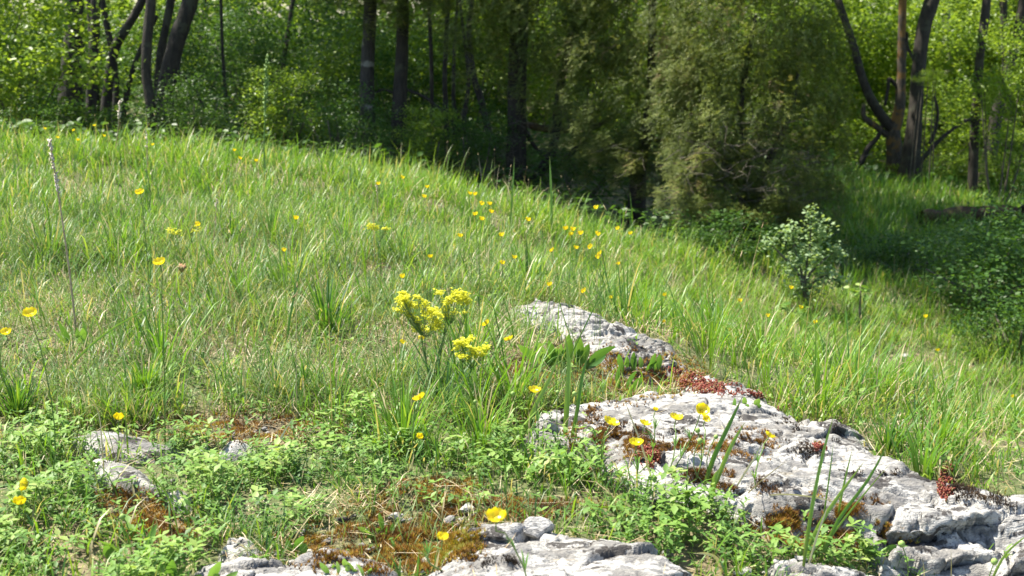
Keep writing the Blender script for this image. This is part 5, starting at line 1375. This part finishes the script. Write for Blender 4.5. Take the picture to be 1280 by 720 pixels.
shrub("leafy shrub in deep shade at the right edge of the hollow", 1240, 345, 9.0, (.8, .7, .5), 1, True)
shrub("shaded shrub reaching in from the right, below the mossy log", 1310, 320, 9.3, (.7, .7, .7), 2, True)
shrub("low shaded shrub at the lower right meadow edge", 1275, 405, 7.6, (.5, .5, .36), 0, True)
shrub("pale-leaved weed patch under the mossy log", 1210, 300, 10.3, (.5, .4, .22), 1, True)
shrub("dark weed clump left of the mossy log", 1130, 320, 9.6, (.6, .5, .28), 2, True)
shrub("low dark growth at the foot of the broad right juniper", 880, 300, 8.0, (.6, .4, .26), 0, True)
shrub("dark weeds right of the broad juniper's foot", 1010, 290, 8.6, (.5, .4, .30), 1, True)
shrub("fresh green shrub hanging in at the upper right edge", 1260, 110, 11.5, (.6, .5, .7), 3)
shrub("bright leafy shrub right of the thick grey trunk", 1185, 165, 14.2, (.9, .7, .6), 0)
shrub("bright low shrub behind the multi-stemmed tree's foot", 1070, 190, 14.6, (.9, .7, .5), 1)
shrub("sunlit leafy spray in front of the thick grey trunk", 1160, 98, 12.3, (.18, .2, .10), 2)
shrub("shrub of fresh leaves low at the right edge behind the grass bank", 1270, 200, 12.4, (.6, .6, .34), 2)
shrub("yellow-green shrub low behind the right grass bank's crest", 1190, 212, 13.0, (.7, .4, .16), 0)
grp = "leafy shrubs deep in the wood behind the meadow"
for k in range(60):
    row = k % 4; d = (13.2, 15.5, 18, 22)[row] + random.uniform(-.6, .8)
    uu = -120 + (k // 4) * 103 + row * 27 + random.uniform(-25, 25)
    if row == 0 and uu > 950: d = 16.5
    vv = (70, 40, 90, 50)[row] + random.uniform(-30, 40)
    if row == 0 and (k % 8 == 4) : vv += 60
    s = d / 13 * random.uniform(.9, 1.25)
    shrub("leafy shrub deep in the wood behind the meadow, one of many alike", uu, vv, d, (s * 1.0, s * .8, s * .75), k, uu < 560 and k % 5 < 4, grp)  # most shrubs at left take the shade-toned leaves to darken the wood

for k in range(8):  # extra row in shade-toned leaves, added to darken the gaps between trunks
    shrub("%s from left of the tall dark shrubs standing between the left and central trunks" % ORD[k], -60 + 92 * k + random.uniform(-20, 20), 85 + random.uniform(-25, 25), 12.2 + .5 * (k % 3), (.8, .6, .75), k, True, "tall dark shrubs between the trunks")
shrub("dark weeds growing over the near end of the mossy log", 1185, 283, 10.2, (.4, .3, .16), 0, True)
shrub("dark weeds in front of the mossy log at the right edge", 1262, 285, 10.0, (.45, .3, .18), 1, True)
for (a, b, dd_, sc_, kk_, lab_) in [(425, 150, 9.1, .5, 0, "ragged dark shrub leaning against the left of the central trunk pair"), (530, 175, 9.2, .42, 1, "low ragged shrub between the central trunk pair and the juniper stem"),
        (480, 185, 8.9, .3, 2, "small weedy shrub at the very foot of the central trunk pair"), (590, 170, 9.3, .45, 0, "shaded shrub in front of the leaning thin trunk"), (345, 140, 9.3, .55, 1, "leafy shrub left of the central trunks, catching some sun"),
        (235, 130, 9.4, .5, 2, "leafy shrub right of the left trunk group, half in shade")]:
    shrub(lab_, a, b, dd_, (sc_, sc_ * .8, sc_ * .8), kk_, kk_ != 1)
for k in range(9):
    shrub("%s from left of the low shrubs filling the shade behind the central trunks" % ORD[k], 250 + 78 * k + random.uniform(-15, 15), 165 + 7 * k * .6, 11.2 + .25 * (k % 3), (.7, .5, .30), k, True, "low shrubs behind the central trunks")
grp = "trees deep in the wood with crowns closing the canopy"
for k in range(24):
    row = k % 4; d = (12.5, 16, 20, 25)[row] + random.uniform(-1, 1)
    uu = (-450 + (k // 4) * 560 if k < 16 else -350 + (k - 16) * 130) + row * 50 + random.uniform(-50, 50)
    b = random.uniform(170, 190); wpx = random.uniform(7, 13) * 12 / d
    tree("broadleaf_tree", "slender tree deep in the wood, one of many alike", "tree", [(uu, b, wpx * 1.2), (uu + random.uniform(-6, 6), 100, wpx), (uu + random.uniform(-14, 14), 0, wpx)], d, M_bark, top=random.uniform(3.0, 5.5), crown=k, crown_r=random.uniform(.9, 1.3), group=grp)

# mossy fallen log and shaded bank at the right
p0 = unproj(1150, 288, G, t0=4)[0]; p1 = unproj(1300, 292, G, t0=4)[0]; p0[2] += .10; p1[2] += .13
c = curve([p0, (p0 + p1) / 2 + [0, .05, .02], p1, p1 + (p1 - p0) * .8], 18)
T = thing("fallen_log", "fallen log covered in brown moss lying in shade at the right", "log", p0)
V, F, _, _ = tube(c - p0, np.linspace(.06, .10, 18), 12, .5, 4); link("trunk", mesh_np("trunk", V, F, [M_mossbark], smooth=True), T)
for k, (f, L) in enumerate([(9, .10)]):
    V, F, _, _ = tube(curve([c[f], c[f] + [.05, -.12, .12 + .1 * k], c[f] + [.10, -.2, L]], 5) - p0, [.03, .025, .02, .012, .006], 6); link("branch_stub", mesh_np("branch_stub", V, F, [M_bark], smooth=True), T)

# far wood, one mass
parts = []
r = np.random.default_rng(900)
n = 46000; x = r.uniform(-28, 32, n); y = r.uniform(24, 34, n); z = CZ - 1.6 + 6.5 * r.random(n) ** .9
f = fbm(x * .45, z * .6 + y * .2, 3, 71); k = f > -9; x, y, z, f = x[k], y[k], z[k], f[k]; n = len(x)
parts.append(scatter(LT1, LF1, np.stack([x, y, z], -1), rots(r.uniform(0, 6.3, n), r.uniform(-1.1, 1.1, n), r.uniform(0, 6.3, n)), r.uniform(.12, .30, n), np.clip(.6 + .4 * f + r.normal(0, .15, n), 0, 1)))
n = 15000; x = r.uniform(-34, 38, n); y = r.uniform(35, 39, n); z = CZ - 1.8 + 7 * r.random(n); f = fbm(x * .3, z * .5, 2, 81)
parts.append(scatter(LT1, LF1, np.stack([x, y, z], -1), rots(r.uniform(0, 6.3, n), r.uniform(-1.1, 1.1, n), r.uniform(0, 6.3, n)), r.uniform(.3, .6, n), np.clip(.25 + .3 * f + r.normal(0, .1, n), 0, 1)))
emit("distant_woodland", parts, M_leaf, "mass of sunlit leaves in the far wood", smooth=False)

# floor of the wood: leaf litter and low plants
n = 32000; r = np.random.default_rng(901); yy = 7.6 + 18 * r.random(n) ** 1.2; xx = r.uniform(-.62, .66, n) * yy
u, v, d = crest(xx, yy); k = (d > np.interp(u, FOREST_U, FOREST_D) * .98) & (fbm(xx * 1.3, yy * 1.3, 2, 35) > -.25); xx, yy = xx[k], yy[k]; n = len(xx)
parts = [scatter(LT1, LF1, np.stack([xx, yy, G(xx, yy) + r.uniform(.01, .2, n)], -1), rots(r.uniform(0, 6.3, n), r.uniform(-1, .6, n), r.uniform(0, 6.3, n)), r.uniform(.03, .07, n) * (1 + .13 * np.clip(yy - 9, 0, 20)), np.clip(r.normal(.45, .22, n), 0, 1))]
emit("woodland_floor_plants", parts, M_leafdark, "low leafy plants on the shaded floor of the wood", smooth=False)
# taller shaded grass and weeds round the right-hand hollow
n = 16000; yy = 8 + 5.5 * r.random(n); uu = r.uniform(860, 1400, n); xx = (uu - 640) / FPX * yy * 1.03
k = fbm(xx * 1.5, yy * 1.5, 2, 36) > -.35; xx, yy = xx[k], yy[k]; n = len(xx)
emit("hollow_grass", [blades(grass(xx, yy), r.uniform(.10, .28, n), r.uniform(.004, .009, n), r.uniform(0, 6.3, n), r.uniform(0, .5, n), r.uniform(.2, 1.6, n), np.clip(r.normal(.45, .2, n), 0, .93), seg=3)], M_grass, "rank grass in the hollow before the right-hand trees")
tot = sum(len(m.polygons) for m in bpy.data.meshes); print("faces", tot, "objects", len(bpy.data.objects))

# added crowns above the view, hung on the right-hand trees to shade the hollow
def hang(tname_label, targets, crown_r):
    T = next(o for o in C.objects if o.get('label') == tname_label); b = np.array(T.location)
    for (u, v, L, k) in targets:
        p = unproj(u, v, G, t0=3.5)[0]; c_ = p + np.array(sdir) * L
        o = link("crown", CROWN[k % 3], T, Vector(c_ - b)); o.scale = (crown_r, crown_r, crown_r * .8); o.rotation_euler[2] = k
        st = np.array([0, 0, 2.2 + .2 * k]); link("branch", mesh_np("branch", *tube(curve([st, (st + c_ - b) / 2 + [0, 0, .2], c_ - b], 7), np.linspace(.05, .012, 7), 6)[:2], [M_bark], smooth=True), T)  # made-up branch that carries the added shade crown
hang("multi-stemmed tree at right with spreading limbs and an orange mossy stem", [(1190, 315, 4.6, 0), (1270, 300, 4.4, 1), (1230, 345, 4.9, 2)], .5)
hang("thick grey trunk leaning right, beside the multi-stemmed tree", [(1290, 350, 4.8, 1), (1330, 390, 5.0, 2), (1330, 300, 4.4, 0)], .62)
print("faces", sum(len(m.polygons) for m in bpy.data.meshes))
